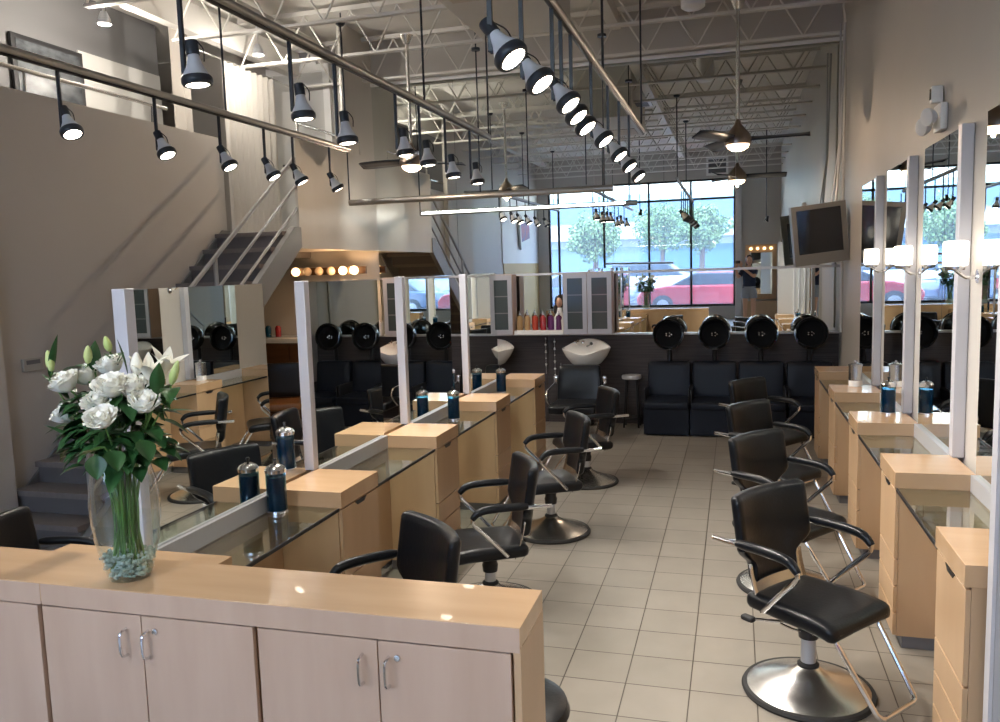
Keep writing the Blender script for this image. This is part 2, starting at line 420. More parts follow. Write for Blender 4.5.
# loft pictures, lamp
pc = thing('framed_picture', 'dark framed picture on the loft wall behind the parapet', 'picture', (-6.98, 7.3, 4.1))
B(0, .03, -.47, .47, -.42, .46).obj('frame', 'black', pc); B(.03, .034, -.42, .42, -.37, .41).obj('print', 'picture', pc)
def ceiling_spot(loc, label):
    t = thing('ceiling_spotlight', label, 'spotlight', loc)
    MB().tube([(0,0,0),(0,0,.5)], .012).obj('stem', 'white', t); MB().lathe([(.03,.12),(.06,.05),(.065,0)], cap=True).obj('bulb', 'bulb_white', t)
    MB().lathe([(.058,-.004),(.0,-.008)]).obj('lens', 'lens', t)
    return t
ceiling_spot((-6.05, 7.1, 4.60), 'bright bare spotlight under the ceiling above the loft')
ceiling_spot((-5.35, 8.75, 4.62), 'small bright spotlight over the stair landing, by the curtain')
l = bpy.data.lights.new('landing_spot', 'POINT'); l.energy = 16; l.color = (1, .92, .82); l.shadow_soft_size = .03
o = bpy.data.objects.new('landing_spot', l); COL.objects.link(o); o.location = (-5.35, 8.75, 4.57)
ld = bpy.data.lights.new('loft_spot', 'POINT'); ld.energy = 32; ld.color = (1, .9, .78); ld.shadow_soft_size = .03
lo = bpy.data.objects.new('loft_spot', ld); COL.objects.link(lo); lo.location = (-6.05, 7.1, 4.52)

# vanity bulb bar and ledge things under the landing
vb = thing('vanity_light_bar', 'bar of round vanity bulbs glowing orange under the stair landing', 'vanity light', (0, 10.25, 2.1))
B(-6.0, -4.85, .05, .09, -.05, .05).obj('bar', 'wood_dark', vb)
for i, (x, on_) in enumerate(zip((-5.88, -5.70, -5.52, -5.34, -5.16, -4.99), (1,0,0,0,1,1))):
    MB().ball((x, -.01, 0), .060).obj('bulb', 'globe_on' if on_ else 'globe_off', vb)
vp = bpy.data.lights.new('vanity_glow', 'POINT'); vp.energy = 7; vp.color = (1, .62, .32); vp.shadow_soft_size = .03
vo = bpy.data.objects.new('vanity_glow', vp); COL.objects.link(vo); vo.location = (-5.08, 10.08, 2.1)

# ------------------------------------------------------------------ station cabinets
BL, ZT = .45, .95
def make_cabinet(side):
    # local: x=0 mirror plane, +x toward aisle front (depth .37) ; y 0..BL
    t = thing('station_cabinet', '', 'cabinet')
    d = .37
    bevel(B(.0, d+.005, 0, BL, ZT-.085, ZT).obj('worktop', 'wood_top', t), .002)
    B(0, d-.02, .005, BL-.005, .07, ZT-.085).obj('body', 'wood', t)
    B(0, d-.05, .02, BL-.02, 0, .07).obj('toe_kick', 'kick', t)
    spl = [(.49, ZT-.095), (.345, .482), (.20, .337), (.075, .192)]
    for i, (a, b) in enumerate(spl):
        dr = bevel(B(d-.019, d, .012, BL-.004, a, b).obj('drawer', 'wood', t), .0015)
        if i == 0:
            hb = MB().prism([(.16, b), (.30, b), (.27, b-.022), (.19, b-.022)], d, d+.003, 'x')
            hb.obj('finger_pull', 'black', dr)
    return t
cab = make_cabinet(0)
cab.location = (-2.30, 2.405, 0); cab.scale = (1, .72, 1); cab['label'] = 'maple drawer cabinet of the left station row, nearest, half behind the front desk'
cab['group'] = 'left station drawer cabinets'
LB = [2.28, 3.67, 5.06, 6.50, 7.88]
RB = [3.17, 4.52, 5.89, 7.24, 8.59]
for i, y in enumerate(LB[1:]):
    dup(cab, (-2.30, y, 0), label=f'maple drawer cabinet of the left station row, aisle side, {[0,"third from the desk","fourth from the desk","farthest"][i]}' if i else 'maple drawer cabinet on the aisle side right behind the first left mirror', group='left station drawer cabinets')
for i, y in enumerate(LB[:4]):
    c_ = dup(cab, (-2.34, y+BL, 0), (0, 0, PI), label=f'maple drawer cabinet on the far stair side of the left mirror row, {ORD[i]}', group='stair side drawer cabinets')
    if i == 0: c_.scale = (1, .72, 1)
for i, y in enumerate(RB):
    dup(cab, (1.165, y+BL, 0), (0, 0, PI), label=f'maple drawer cabinet under the right wall mirrors, {ORD[i] if i < 4 else "farthest, by the dryer chairs"}', group='right station drawer cabinets')
# glass shelves + back rail between the cabinets
def glass_shelf(xa, xb, y0, y1, label, grp, back):
    t = thing('glass_shelf', label, 'shelf', (0, y0, .865), 0, grp); L = y1-y0
    B(xa, xb, .001, L-.001, -.012, 0).obj('glass_top', 'shelf_glass', t)
    e = xb if back == xa else xa
    B(e-.004, e+.004, .001, L-.001, -.014, .002).obj('edge', 'black', t)
    bx = (back, back+.022) if e > back else (back-.022, back)
    B(bx[0], bx[1], .001, L-.001, .0, .085).obj('back_rail', 'alu', t)
    B(bx[0], bx[1], .001, L-.001, -.78, -.012).obj('back_panel', 'wood', t)
for i in range(4):
    glass_shelf(-2.30, -1.94, LB[i]+BL, LB[i+1], f'glass counter shelf between left aisle cabinets, {ORD[i] if i < 3 else "farthest"}', 'left glass counter shelves', -2.30)
    if i < 3: glass_shelf(-2.70, -2.34, LB[i]+BL, LB[i+1], f'glass counter shelf on the stair side of the left mirrors, {ORD[i] if i < 2 else "farthest"}', 'stair side glass shelves', -2.34)
    glass_shelf(.80, 1.16, RB[i]+BL, RB[i+1], f'glass counter shelf along the right wall, {ORD[i] if i < 3 else "farthest"}', 'right glass counter shelves', 1.16)
# filler board carrying the left row
# station mirrors
for i in range(4):
    y0, y1 = LB[i]+BL-.055, LB[i+1]
    t = thing('station_mirror', ['frameless station mirror behind the vase of roses, nearest of the left row', 'second nearest frameless mirror of the left station row', 'third nearest frameless mirror of the left station row', 'farthest frameless mirror of the left station row, beside the shampoo bowl'][i], 'mirror', (-2.32, y0, 0), 0, 'left station mirrors')
    B(-.018, .018, .055, y1-y0, .952, 2.015).obj('mirror_glass', 'mirror', t)
    bevel(B(-.03, .03, 0, .055, .952, 2.02).obj('post', 'post', t), .003)
    B(-.008, .008, .055, y1-y0, .86, .952).obj('mirror_foot', 'alu', t)
for i in range(4):
    y0, y1 = RB[i]+BL-.075, RB[i+1]
    t = thing('wall_mirror_panel', ['tall mirror on the right wall at the picture edge, nearest of its row', 'second nearest tall mirror on the right wall, below the emergency light', 'third nearest tall mirror on the right wall', 'farthest tall mirror on the right wall, behind the television'][i], 'mirror', (XR, y0, 0), 0, 'right wall mirrors')
    B(-.04, -.002, .075, y1-y0, .952, 2.73).obj('mirror_glass', 'mirror', t)
    bevel(B(-.062, -.002, 0, .075, .952, 2.735).obj('post', 'post', t), .003)
    B(-.04, -.002, .075, y1-y0, 0.87, .95).obj('back_rail', 'alu', t)

ep = thing('divider_post', 'grey metal end panel of the right station row at the picture edge', 'post', (.86, 3.06, 0))
bevel(B(0, .30, 0, .05, 0, 2.44).obj('panel', 'alu', ep), .004); B(-.012, .0, -.004, .054, 0, 2.44).obj('edge_trim', 'post', ep)
# sconces
def make_sconce():
    t = thing('wall_sconce', '', 'sconce')
    c = MB().lathe([(.0,-.09),(.045,-.085),(.05,-.07),(.048,-.062)], (-.113, 0, 0)); c.tube(spline([(0,0,-.12),(-.06,0,-.125),(-.113,0,-.085)]), .009); c.lathe([(.035,0),(.035,.012)], (0,0,-.12), axis=(-1,0,0))
    c.obj('bracket', 'chrome', t)
    MB().rbox((-.113,0,.0), (.052,.052,.064), .012).obj('glass_shade', 'sconce', t)
    return t
sc = make_sconce(); sc.location = (XR-.002, 4.72, 2.06); sc['label'] = 'glowing white glass wall sconce nearest the camera on the right wall'; sc['group'] = 'right wall sconces'
dup(sc, (XR-.002, 6.10, 2.06), label='glowing white glass wall sconce in the middle of the right wall mirrors')
dup(sc, (XR-.002, 7.45, 2.06), label='glowing white glass wall sconce beside the television')

# ------------------------------------------------------------------ front desk
dk = thing('front_desk', 'long maple front desk with cabinet doors below the vase', 'desk', (0, 2.12, 0))
bevel(B(-4.3, -.58, 0, .28, .985, 1.05).obj('desk_top', 'wood_top', dk), .002)
B(-4.3, -2.252, -.001, .02, .975, 1.047).obj('fascia', 'wood_daylit', dk); B(-2.248, -.582, -.001, .02, .975, 1.047).obj('fascia', 'wood_daylit', dk)
B(-4.3, -.60, .03, .28, 0, .985).obj('carcass', 'wood', dk)
B(-.60, -.58, .0, .28, 0, .985).obj('end_panel', 'wood', dk)
def door(x0, x1, hx, lock):
    d = bevel(B(x0, x1, .002, .022, .47, .968).obj('door', 'wood_daylit', dk), .0015)
    if hx is not None:
        MB().tube(spline([(hx, .004, .922), (hx, -.022, .918), (hx, -.030, .90), (hx, -.030, .86), (hx, -.022, .836), (hx, .004, .832)], 4), .0048, 8).obj('handle', 'chrome', d)
        if lock: MB().lathe([(.0095, 0), (.0095, .008), (.006, .009), (0, .009)], (hx+.028, .004, .922), axis=(0,-1,0)).obj('lock', 'steel', d)
door(-3.1, -2.272, None, 0); door(-2.252, -1.857, -1.915, 0); door(-1.853, -1.442, -1.83, 1); door(-1.424, -1.022, -1.07, 0); door(-1.018, -.610, -.985, 1)
door(-4.28, -3.11, None, 0)

# ------------------------------------------------------------------ styling chairs
def make_chair():
    t = thing('styling_chair', '', 'chair')
    MB().lathe([(.0,0),(.30,0),(.305,.012),(.298,.024),(.285,.026),(.0,.026)], n=48).obj('base_rim', 'rubber', t)
    MB().lathe([(.284,.024),(.25,.04),(.18,.065),(.11,.09),(.065,.115),(.05,.13),(.0,.13)], n=48).obj('base', 'steel', t)
    c = MB().lathe([(.034,.12),(.034,.30)]).obj('column', 'alu', t)
    MB().lathe([(.05,.125),(.05,.14),(.036,.15)]).obj('collar', 'rubber', t)
    MB().lathe([(.045,.27),(.048,.30),(.05,.31),(.042,.33),(.05,.37),(.05,.42),(.0,.42)]).obj('sleeve', 'black', t)
    pl = MB().tube(spline([(.03,.03,.32),(-.05,-.02,.335),(-.1,-.07,.33),(-.2,-.14,.33)]), .007).tube([(.045,-.02,.30),(-.05,-.06,.31),(-.1,-.08,.325)], .005).obj('pump_lever', 'chrome', t)
    MB().rbox((-.225,-.158,.33), (.035,.02,.014), .012, fn=None).obj('lever_pad', 'rubber', pl)
    def dish(q):
        q = q.copy(); q.z += -.018*(1-(q.y/.24)**2)*(q.z > 0)+.02*max(0, q.x/.24)**3*(-1)+.008*(1-(q.y/.24)**2)
        w = 1-.10*max(0, -q.x/.24)+.02*max(0, q.x/.24); q.y *= w; return q
    MB().rbox((.035,0,.445), (.245,.235,.042), .036, n=14, fn=dish).obj('seat', 'vinyl', t)
    B(-.17,.2,-.15,.15,.395,.41).obj('seat_plate', 'black', t)
    def bk(q):
        q = q.copy(); z = q.z
        w = 1.0 if z > -.05 else max(.62, 1-.38*min(1, (-.05-z)/.07))
        y = q.y*w; q.y = y
        q.x += -.26*(z+.2)*.6+.75*y*y; return q
    b = MB().rbox((-.215,0,.735), (.03,.265,.215), .026, n=18, fn=bk).obj('backrest', 'vinyl', t)
    def plate(u, v):
        y = (u-.5)*.40; a = v; z = .40+.22*a; x = -.16-.045*math.sin(a*PI/2)-.02*a+.9*y*y; return (x, y, z)
    m = MB().grid(plate, 10, 8); o = m.obj('back_plate', 'steel', t); sm = o.modifiers.new('solid', 'SOLIDIFY'); sm.thickness = .006; 
    for s in (-1, 1):
        pts = [(-.33, s*.285, .735), (-.20, s*.287, .735), (-.05, s*.288, .733), (.08, s*.288, .725), (.125, s*.288, .705), (.135, s*.287, .675), (.115, s*.283, .64), (.03, s*.27, .55), (-.07, s*.248, .44)]
        a = MB().tube(spline(pts, 5), .0125).obj('armrest', 'chrome', t)
        MB().tube(spline([(-.19, s*.287, .742), (-.07, s*.288, .745), (.04, s*.288, .741), (.10, s*.288, .727), (.14, s*.288, .69)], 5), [.016,.021]+[.023]*14+[.022,.021,.02,.019,.016], 12).obj('arm_pad', 'vinyl', a)
        MB().tube([(-.245, s*.285, .735), (-.215, s*.22, .735)], .009).obj('arm_bolt', 'chrome', a)
    fp = [(.23, -.17, .41), (.43, -.145, .12), (.445, -.13, .105), (.45, -.11, .10), (.45, .11, .10), (.445, .13, .105), (.43, .145, .12), (.23, .17, .41)]
    MB().tube(fp, .0115).obj('footrest', 'chrome', t)
    return t
ch = make_chair()
ch.location = (.335, 3.97, 0); ch.rotation_euler = (0, 0, math.radians(-39)); ch['label'] = 'black vinyl styling chair on a round steel base, nearest of the right row'; ch['group'] = 'styling chairs of the right row'
for (x, y, a, l) in ((.31, 5.30, -38, 'second nearest black styling chair of the right row'), (.28, 6.52, -36, 'third nearest black styling chair of the right row'), (.29, 7.86, -36, 'farthest black styling chair of the right row, before the dryer chairs')):
    dup(ch, (x, y, 0), (0, 0, math.radians(a)), label=l)
def lower(c, dz):
    for q in c.children:
        if q.name.split('.')[0] not in ('base', 'base_rim', 'column', 'collar', 'pump_lever'): q.location.z = dz
for (x, y, a, l, dz) in ((-1.45, 3.10, 226, 'black styling chair right behind the front desk, nearest of the left row', 0), (-1.45, 4.65, 206, 'second nearest black styling chair of the left row', -.06), (-1.38, 6.07, 206, 'third nearest black styling chair of the left row', -.04), (-1.37, 7.60, 206, 'farthest black styling chair of the left row, in front of the shampoo chair', -.06)):
    lower(dup(ch, (x, y, 0), (0, 0, math.radians(a)), label=l, group='styling chairs of the left row'), dz)
for (x, y, a, l) in ((-3.32, 3.16, 14, 'black styling chair at the left picture edge, behind the front desk before the stairs'), (-3.45, 4.75, -15, 'black styling chair beyond the left mirrors, seen through their gap'), (-3.5, 6.2, 10, 'black styling chair by the stairs beyond the left mirrors')):
    lower(dup(ch, (x, y, 0), (0, 0, math.radians(a)), label=l, group='styling chairs on the stair side'), -.06)

# ------------------------------------------------------------------ dryer chairs with hoods
def make_dryer():
    t = thing('dryer_chair', '', 'dryer chair')
    B(-.265, .265, -.70, -.05, .02, .33).obj('base', 'vinyl_navy', t)
    MB().rbox((0, -.40, .365), (.262, .32, .05), .03, n=8).obj('seat', 'vinyl_navy', t)
    MB().rbox((0, -.10, .60), (.262, .07, .235), .035, n=8, fn=lambda q: Vector((q.x, q.y+.12*(q.z), q.z))).obj('backrest', 'vinyl_navy', t)
    for s in (-1, 1): MB().rbox((s*.262, -.32, .45), (.012, .27, .10), .01).obj('side_panel', 'black', t)
    MB().tube([(0, -.03, .3), (0, -.03, 1.12)], .03).obj('stand', 'black', t)
    hd = MB().lathe([(.0,.0),(.10,.002),(.16,.03),(.185,.08),(.19,.13),(.182,.165),(.165,.17),(.163,.15)], (0, -.08, 1.17), n=36, axis=(0, -1, .12), cap=False).obj('hood', 'black_gloss', t)
    MB().lathe([(.164,.155),(.15,.115),(.06,.10),(.0,.10)], (0, -.08, 1.17), n=36, axis=(0, -1, .12), cap=False).obj('hood_lining', 'lining', hd)
    MB().lathe([(.183,.16),(.192,.165),(.192,.18),(.178,.182)], (0, -.08, 1.17), n=36, axis=(0, -1, .12), cap=False).obj('hood_ring', 'black_gloss', hd)
    v = MB()
    for k in range(5):
        a = k*2*PI/5; v.ball((.034*math.cos(a), -.186, 1.18+.020*math.sin(a)), .012, 8, 6)
    v.obj('vent_cluster', 'chrome', hd)
    return t
dr = make_dryer(); dr.location = (-.80, D-.12, 0); dr['label'] = 'dark navy dryer chair with black hood, leftmost of the four'; dr['group'] = 'hooded dryer chairs along the back wall'
for x, l in ((-.25, 'dark navy dryer chair with black hood, second from the left'), (.30, 'dark navy dryer chair with black hood, third from the left'), (.86, 'dark navy dryer chair with black hood, rightmost beside the right wall')):
    dup(dr, (x, D-.12, 0), label=l)

# ------------------------------------------------------------------ shampoo bowls and chair
def make_bowl():
    t = thing('shampoo_bowl', '', 'sink')
    vs = MB(); n = 36; prof = [(.02,-.24),(.10,-.235),(.19,-.19),(.26,-.10),(.30,-.02),(.305,.0),(.285,.004),(.25,-.05),(.18,-.12),(.08,-.16),(.0,-.165)]
    vv = []; ff = []
    for r, z in prof:
        for k in range(n):
            a = 2*PI*k/n; front = max(0, -math.sin(a))**6; back = max(0, math.sin(a))**2
            x = r*math.cos(a)*1.02; y = r*math.sin(a)*(.85)
            zz = z+(.10*back-.06*front)*(max(0, r-.1)/.2)
            vv.append((x, y, zz))
    for i in range(len(prof)-1):
        for k in range(n): l = (k+1) % n; ff.append((i*n+k, i*n+l, (i+1)*n+l, (i+1)*n+k))
    vs.add(vv, ff); vs.obj('basin', 'porcelain', t)
    MB().tube(spline([(-.12,.12,.03),(-.12,.08,.09),(-.10,.0,.07)]), .013).ball((-.16,.10,.06), .022, 10, 8).ball((-.06,.12,.06), .022, 10, 8).obj('faucet', 'chrome', t)
    MB().tube([(.0,.05,.02),(.06,-.02,.05)], .01).ball((.07,-.03,.06), .022, 10, 8).obj('spray_head', 'black', t)
    MB().lathe([(.09,-.22),(.07,-.5),(.07,-1.0)], (0,.1,0)).obj('pedestal', 'black', t)
    return t
bo = make_bowl(); bo.location = (-1.83, D-.36, 1.02); bo['label'] = 'white porcelain shampoo bowl above the black reclining chair'; bo['group'] = 'shampoo bowls'
dup(bo, (-3.10, D-.36, 1.02), label='white porcelain shampoo bowl half hidden by the farthest left mirror')
dup(bo, (-4.42, D-.36, 1.02), label='white porcelain shampoo bowl seen through the gap before the third left mirror')
def make_shampoo_chair():
    t = thing('shampoo_chair', '', 'chair')
    MB().rbox((0, -.02, .62), (.27, .06, .24), .03, n=10, fn=lambda q: Vector((q.x*(1-.08*(q.z > 0)*q.z/.24), q.y+.18*q.z, q.z))).obj('backrest', 'vinyl', t)
    MB().rbox((0, -.33, .40), (.28, .30, .055), .04, n=10).obj('seat', 'vinyl', t)
    for s in (-1, 1):
        a = MB().tube(spline([(s*.30,.02,.66),(s*.31,-.08,.64),(s*.31,-.30,.62),(s*.31,-.48,.60),(s*.305,-.50,.5),(s*.29,-.3,.38)]), .012).obj('armrest', 'chrome', t)
        MB().rbox((s*.30,.0,.68), (.03,.03,.05), .02).obj('arm_bracket', 'chrome', a)
    MB().lathe([(.0,0),(.24,0),(.24,.02),(.06,.06),(.05,.35)], (0,-.3,0)).obj('base', 'black', t)
    return t
s1 = make_shampoo_chair(); s1.location = (-1.83, 9.82, 0); s1['label'] = 'black shampoo chair backed up to the white bowl at the back wall'; s1['group'] = 'shampoo chairs'
dup(s1, (-3.10, 9.82, 0), label='black shampoo chair before the bowl half hidden by the farthest left mirror')
dup(s1, (-4.42, 9.82, 0), label='black shampoo chair behind the left mirrors, nearest to the landing')

rs_ = thing('round_stool', 'black round vinyl stool half hidden behind the right end of the front desk', 'stool', (-.82, 2.74, 0))
MB().lathe([(0,.40),(.20,.40),(.235,.415),(.245,.44),(.235,.468),(.20,.48),(0,.484)], n=36).obj('seat', 'vinyl', rs_)
MB().lathe([(.0,.0),(.035,.06),(.03,.40),(0,.40)], n=16, cap=False).obj('column', 'chrome', rs_)
for k in range(5):
    a = k*2*PI/5+.3; MB().tube([(0,0,.10),(.23*math.cos(a),.23*math.sin(a),.055)], .014).ball((.23*math.cos(a),.23*math.sin(a),.028), .028, 10, 8).obj('leg', 'black', rs_)
# stool with steel top
sl_ = thing('tall_stool', 'tall narrow stool with a steel top between shampoo chair and dryer chairs', 'stool', (-1.27, 10.38, 0))
MB().lathe([(.0,.62),(.12,.62),(.125,.64),(.12,.665),(.0,.668)]).obj('top', 'alu', sl_)
for k in range(4):
    a = PI/4+k*PI/2; MB().tube([(.09*math.cos(a), .09*math.sin(a), .62), (.13*math.cos(a), .13*math.sin(a), 0)], .012).obj('leg', 'black', sl_)
MB().tube([(.125*math.cos(k*PI/8), .125*math.sin(k*PI/8), .12) for k in range(16)], .008, 6, closed=True).obj('foot_ring', 'black', sl_)

# crystal bead strands near the bowl
for j, (x, n, z1) in enumerate(((-2.42, 7, 1.14), (-2.30, 8, 1.12), (-2.22, 5, .80))):
    m = MB().tube([(0,0,0),(0,0,-.07*n)], .0015, 5); 
    for k in range(n): m.ball((0,0,-.06*k-.02-.02*((k*7+j) % 3)), .009+.006*((k*5+j) % 2), 8, 6)
    o = m.obj('bead_strand', 'porcelain'); o.location = (x, D-.09, z1)
    tag(o, ['hanging strand of white beads on the dark wainscot, left of three', 'hanging strand of white beads on the dark wainscot, middle one', 'short hanging strand of white beads closest to the shampoo bowl'][j], 'bead strand', 'white bead strands')

# ------------------------------------------------------------------ wall cabinets on the ledge and product shelf
def wall_cab(x0, x1, label, nd=2):
    t = thing('wall_cabinet', label, 'cabinet', (x0, D-.08, 1.19), 0, 'grey glass door wall cabinets'); w = x1-x0
    B(0, w, -.22, 0, 0, .79).obj('body', 'wood_daylit', t)
    dw = w/nd
    for i in range(nd):
        a, b = i*dw+.004, (i+1)*dw-.004
        f = MB().box(a, a+.055, -.245, -.222, .004, .786).box(b-.055, b, -.245, -.222, .004, .786).box(a+.055, b-.055, -.245, -.222, .004, .07).box(a+.055, b-.055, -.245, -.222, .72, .786).obj('door', 'cab_frame', t)
        B(a+.055, b-.055, -.236, -.230, .07, .72).obj('pane', 'cab_glass', f)
        MB().box(a+.055, b-.055, -.2295, -.222, .28, .295).box(a+.055, b-.055, -.2295, -.222, .50, .515).obj('inner_shelf', 'cab_frame', f)
        MB().box(a+.055, b-.055, -.239, -.2362, .28, .293).box(a+.055, b-.055, -.239, -.2362, .50, .513).obj('shelf_line', 'kick', f)
    return t
wall_cab(-2.13, -1.50, 'grey framed glass door cabinet to the right of the product bottles')
wall_cab(-3.42, -2.80, 'grey framed glass door cabinet to the left of the product bottles')
wall_cab(-4.62, -4.30, 'narrow grey framed cabinet on the back wall behind the left mirrors', 1)
tag(bevel(B(-2.79, -2.14, D-.30, D-.08, 1.19, 1.245).obj('product_shelf', 'white')), 'thick white shelf between the two glass door cabinets', 'shelf')
def bottle(loc, col, label, grp, h=.24, r=.034, cap='gold', pump=True):
    t = thing('product_bottle', label, 'bottle', loc, 0, grp)
    MB().lathe([(0,0),(r,0),(r,h*.68),(r*.8,h*.76),(r*.35,h*.80),(r*.35,h*.84),(0,h*.84)], n=16).obj('body', col, t)
    m = MB().lathe([(r*.45,h*.84),(r*.45,h*.92),(0,h*.92)], n=12)
    if pump: m.tube([(0,0,h*.9),(0,0,h*1.03),(-.0,-.03,h*1.03)], .006, 6)
    m.obj('pump', cap, t); return t
bc = [('gold','golden'),('gold','golden'),('orange_red','orange-red'),('red','red'),('purple','purple'),('purple','purple')]
pn = ['leftmost golden pump bottle on the white back shelf', 'second golden pump bottle on the white back shelf', 'orange-red pump bottle in the middle of the white back shelf', 'darker red pump bottle on the white back shelf', 'left one of the two purple bottles on the back shelf', 'rightmost purple bottle on the back shelf beside the cabinet']
for i, (c, n_) in enumerate(bc): bottle((-2.735+.105*i, D-.20, 1.246), c, pn[i], 'hair product bottles on the back shelf', .235, .040, 'alu')
# little bust of a dark haired model behind the purple bottles
bu = thing('mannequin_head', 'small dark haired mannequin head behind the purple bottles', 'mannequin head', (-2.21, D-.13, 1.246)); bu.scale = (1.3,)*3
MB().lathe([(0,0),(.07,0),(.075,.10),(.03,.17),(.022,.22)], n=16).obj('shoulders', 'white', bu)
MB().ball((0,-.008,.275), .045, 14, 10, (.85,.9,1.2)).ball((0,-.052,.27), .008,8,6).obj('head', 'skin', bu)
MB().ball((0,.012,.28), .055, 14, 10, (1,.95,1.25)).ball((-.045,.0,.20), .03,10,8,(.7,.8,1.6)).ball((.045,.0,.20), .03,10,8,(.7,.8,1.6)).obj('hair', 'hair', bu)
# bottles on the ledge behind the left mirrors
for i, (x, c) in enumerate(((-5.02,'white'),(-4.90,'white'),(-4.78,'bulb_white'),(-4.2,'white'),(-4.05,'bulb_white'))):
    bottle((x, D-.16 if x < -4.8 else D-.16, 1.183), c, ['white plastic bottle on the ledge, leftmost under the vanity bulbs','second white plastic bottle on the ledge under the vanity bulbs','pale bottle on the ledge at the corner of the back mirror','white bottle on the ledge right of the narrow cabinet','pale blue bottle on the ledge next to the hidden cabinet'][i], 'bottles on the back ledge', .24, .045, 'white', False)
for i, x in enumerate((-6.62, -6.50, -6.34)):
    o = MB().lathe([(0,0),(.042,0),(.044,.13),(.025,.16),(0,.165)], n=16).obj('jar', 'blue' if i < 2 else 'red'); o.location = (x, D-.2, 1.183)
    tag(o, ['blue jar at the left end of the ledge seen under the stairs', 'blue jar second from the left on the ledge under the stairs', 'small red jar on the ledge seen under the stairs'][i], 'jar', 'jars under the landing')
tag(bevel(B(-7.4, -4.86, D-.34, D-.075, 1.10, 1.16).obj('ledge_counter', 'white')), 'white ledge counter below the vanity bulbs under the landing', 'counter')
dc = thing('dark_cabinet', 'dark brown wood cabinet under the white ledge beneath the landing', 'cabinet', (-7.3, D-.32, 0))
B(0, 2.4, 0, .255, 0, 1.10).obj('body', 'wood_dark', dc); B(.01, 1.19, -.018, -.001, .08, 1.08).obj('door', 'wood_dark', dc); B(1.21, 2.39, -.018, -.001, .08, 1.08).obj('door', 'wood_dark', dc)
dcs = thing('waiting_chair', 'armchair with a copper brown seat in front of the dark cabinet', 'chair', (-5.50, 9.05, 0), math.radians(25))
MB().rbox((0,0,.44), (.25,.25,.05), .035, n=10).obj('seat', 'copper_vinyl', dcs); MB().rbox((0,.26,.72), (.24,.035,.22), .03, n=8).obj('backrest', 'black', dcs)
for s in (-1,1):
    MB().tube(spline([(s*.27,.25,.66),(s*.27,0,.66),(s*.27,-.18,.65),(s*.26,-.2,.55),(s*.24,-.05,.42)]), .012).obj('armrest', 'chrome', dcs)
    for yy in (-.2,.2): MB().tube([(s*.22,yy,.42),(s*.24,yy*1.1,0)], .012).obj('leg', 'chrome', dcs)

# ------------------------------------------------------------------ disinfectant jars and canister on the stations
def make_jar():
    t = thing('disinfectant_jar', '', 'jar')
    MB().lathe([(0,.004),(.048,.004),(.05,.01),(.05,.205),(.048,.21),(0,.21)], n=28).obj('glass', 'jar_glass', t)
    MB().lathe([(0,.006),(.046,.006),(.046,.185),(0,.185)], n=28).obj('liquid', 'blue', t)
    MB().lathe([(.052,.205),(.053,.222),(.044,.236),(.02,.248),(.0,.25)], n=28).obj('lid', 'chrome', t)
    MB().lathe([(.0,.0),(.053,.0),(.053,.012),(.051,.014)], n=28).obj('foot', 'chrome', t)
    MB().lathe([(.006,.248),(.006,.262),(.010,.266),(.008,.276),(0,.278)], n=14).obj('knob', 'black', t)
    return t
j = make_jar(); j.location = (-2.225, 3.56, .866); j['label'] = 'blue disinfectant jar with a chrome lid on the nearest glass shelf'; j['group'] = 'blue disinfectant jars'
for loc, l in (((-2.46, 4.06, .951), 'blue disinfectant jar behind the nearest mirror gap on the stair side cabinet'),
               ((-2.17, 6.12, .866), 'blue disinfectant jar with chrome lid before the third left mirror'),
               ((-2.46, 6.86, .951), 'blue disinfectant jar on the stair side behind the third mirror gap'),
               ((-2.18, 7.55, .866), 'blue disinfectant jar before the farthest left mirror'),
               ((1.04, 6.26, .951), 'blue disinfectant jar on the maple counter of the right row')):
    dup(j, loc, label=l, scale=1.0 if loc[1] < 5 else .95)
cn = thing('steel_canister', 'steel lidded canister on the far maple counter of the right row', 'canister', (1.00, 7.62, .951))
MB().lathe([(0,0),(.055,0),(.055,.05)], n=24).obj('glass_bottom', 'porcelain', cn); MB().lathe([(.055,.05),(.055,.17),(.058,.172),(.058,.19),(.02,.20),(0,.20)], n=24).obj('body', 'steel', cn); MB().ball((0,0,.212), .013,10,8).obj('knob', 'chrome', cn)

# ------------------------------------------------------------------ overhead tracks
ZP = 3.35
def track(name, p0, p1, label, rods, r=.024):
    t = thing(name, label, 'lighting track', p0); a = Vector(p1)-Vector(p0)
    MB().tube([(0,0,0), a], r, 14).obj('pipe', 'pipe', t)
    o = MB().tube([(0,0,-r-.006), a+Vector((0,0,-r-.006))], .010, 8).obj('conductor', 'black', t)
    for f in rods:
        q = a*f; MB().tube([q, (q.x, q.y, 4.62-p0[2])], .009, 8).lathe([(.0,.0),(.03,.0),(.05,.02),(.05,.035),(0,.035)], (q.x, q.y, 4.58-p0[2]), n=16).obj('hanging_rod', 'pipe_dark', t)
    return t
track('lighting_track', (-2.33, 1.6, ZP), (-2.33, 7.93, ZP), 'long brass-grey pipe track over the left mirrors, middle one of the three', (.12, .72, .995))
track('lighting_track', (-3.90, 2.6, ZP), (-3.90, 8.02, ZP), 'long brass-grey pipe track on the left, in front of the loft parapet', (.1, .6, .99))
track('lighting_track', (-.87, 3.2, ZP), (-.87, 8.28, ZP), 'pipe track over the aisle carrying the row of tilted lamps', (.5, .97))
bx = thing('cross_pipe_lamp', 'horizontal pipe with a fluorescent tube hanging across the back of the salon', 'light fixture', (-4.62, 9.45, 2.93))
MB().tube([(0,0,0),(3.28,0,0)], .038, 14).obj('pipe', 'pipe', bx)
MB().tube([(.05,.060,0),(3.1,.055,0)], .018, 10).obj('fluorescent_tube', 'tube', bx)
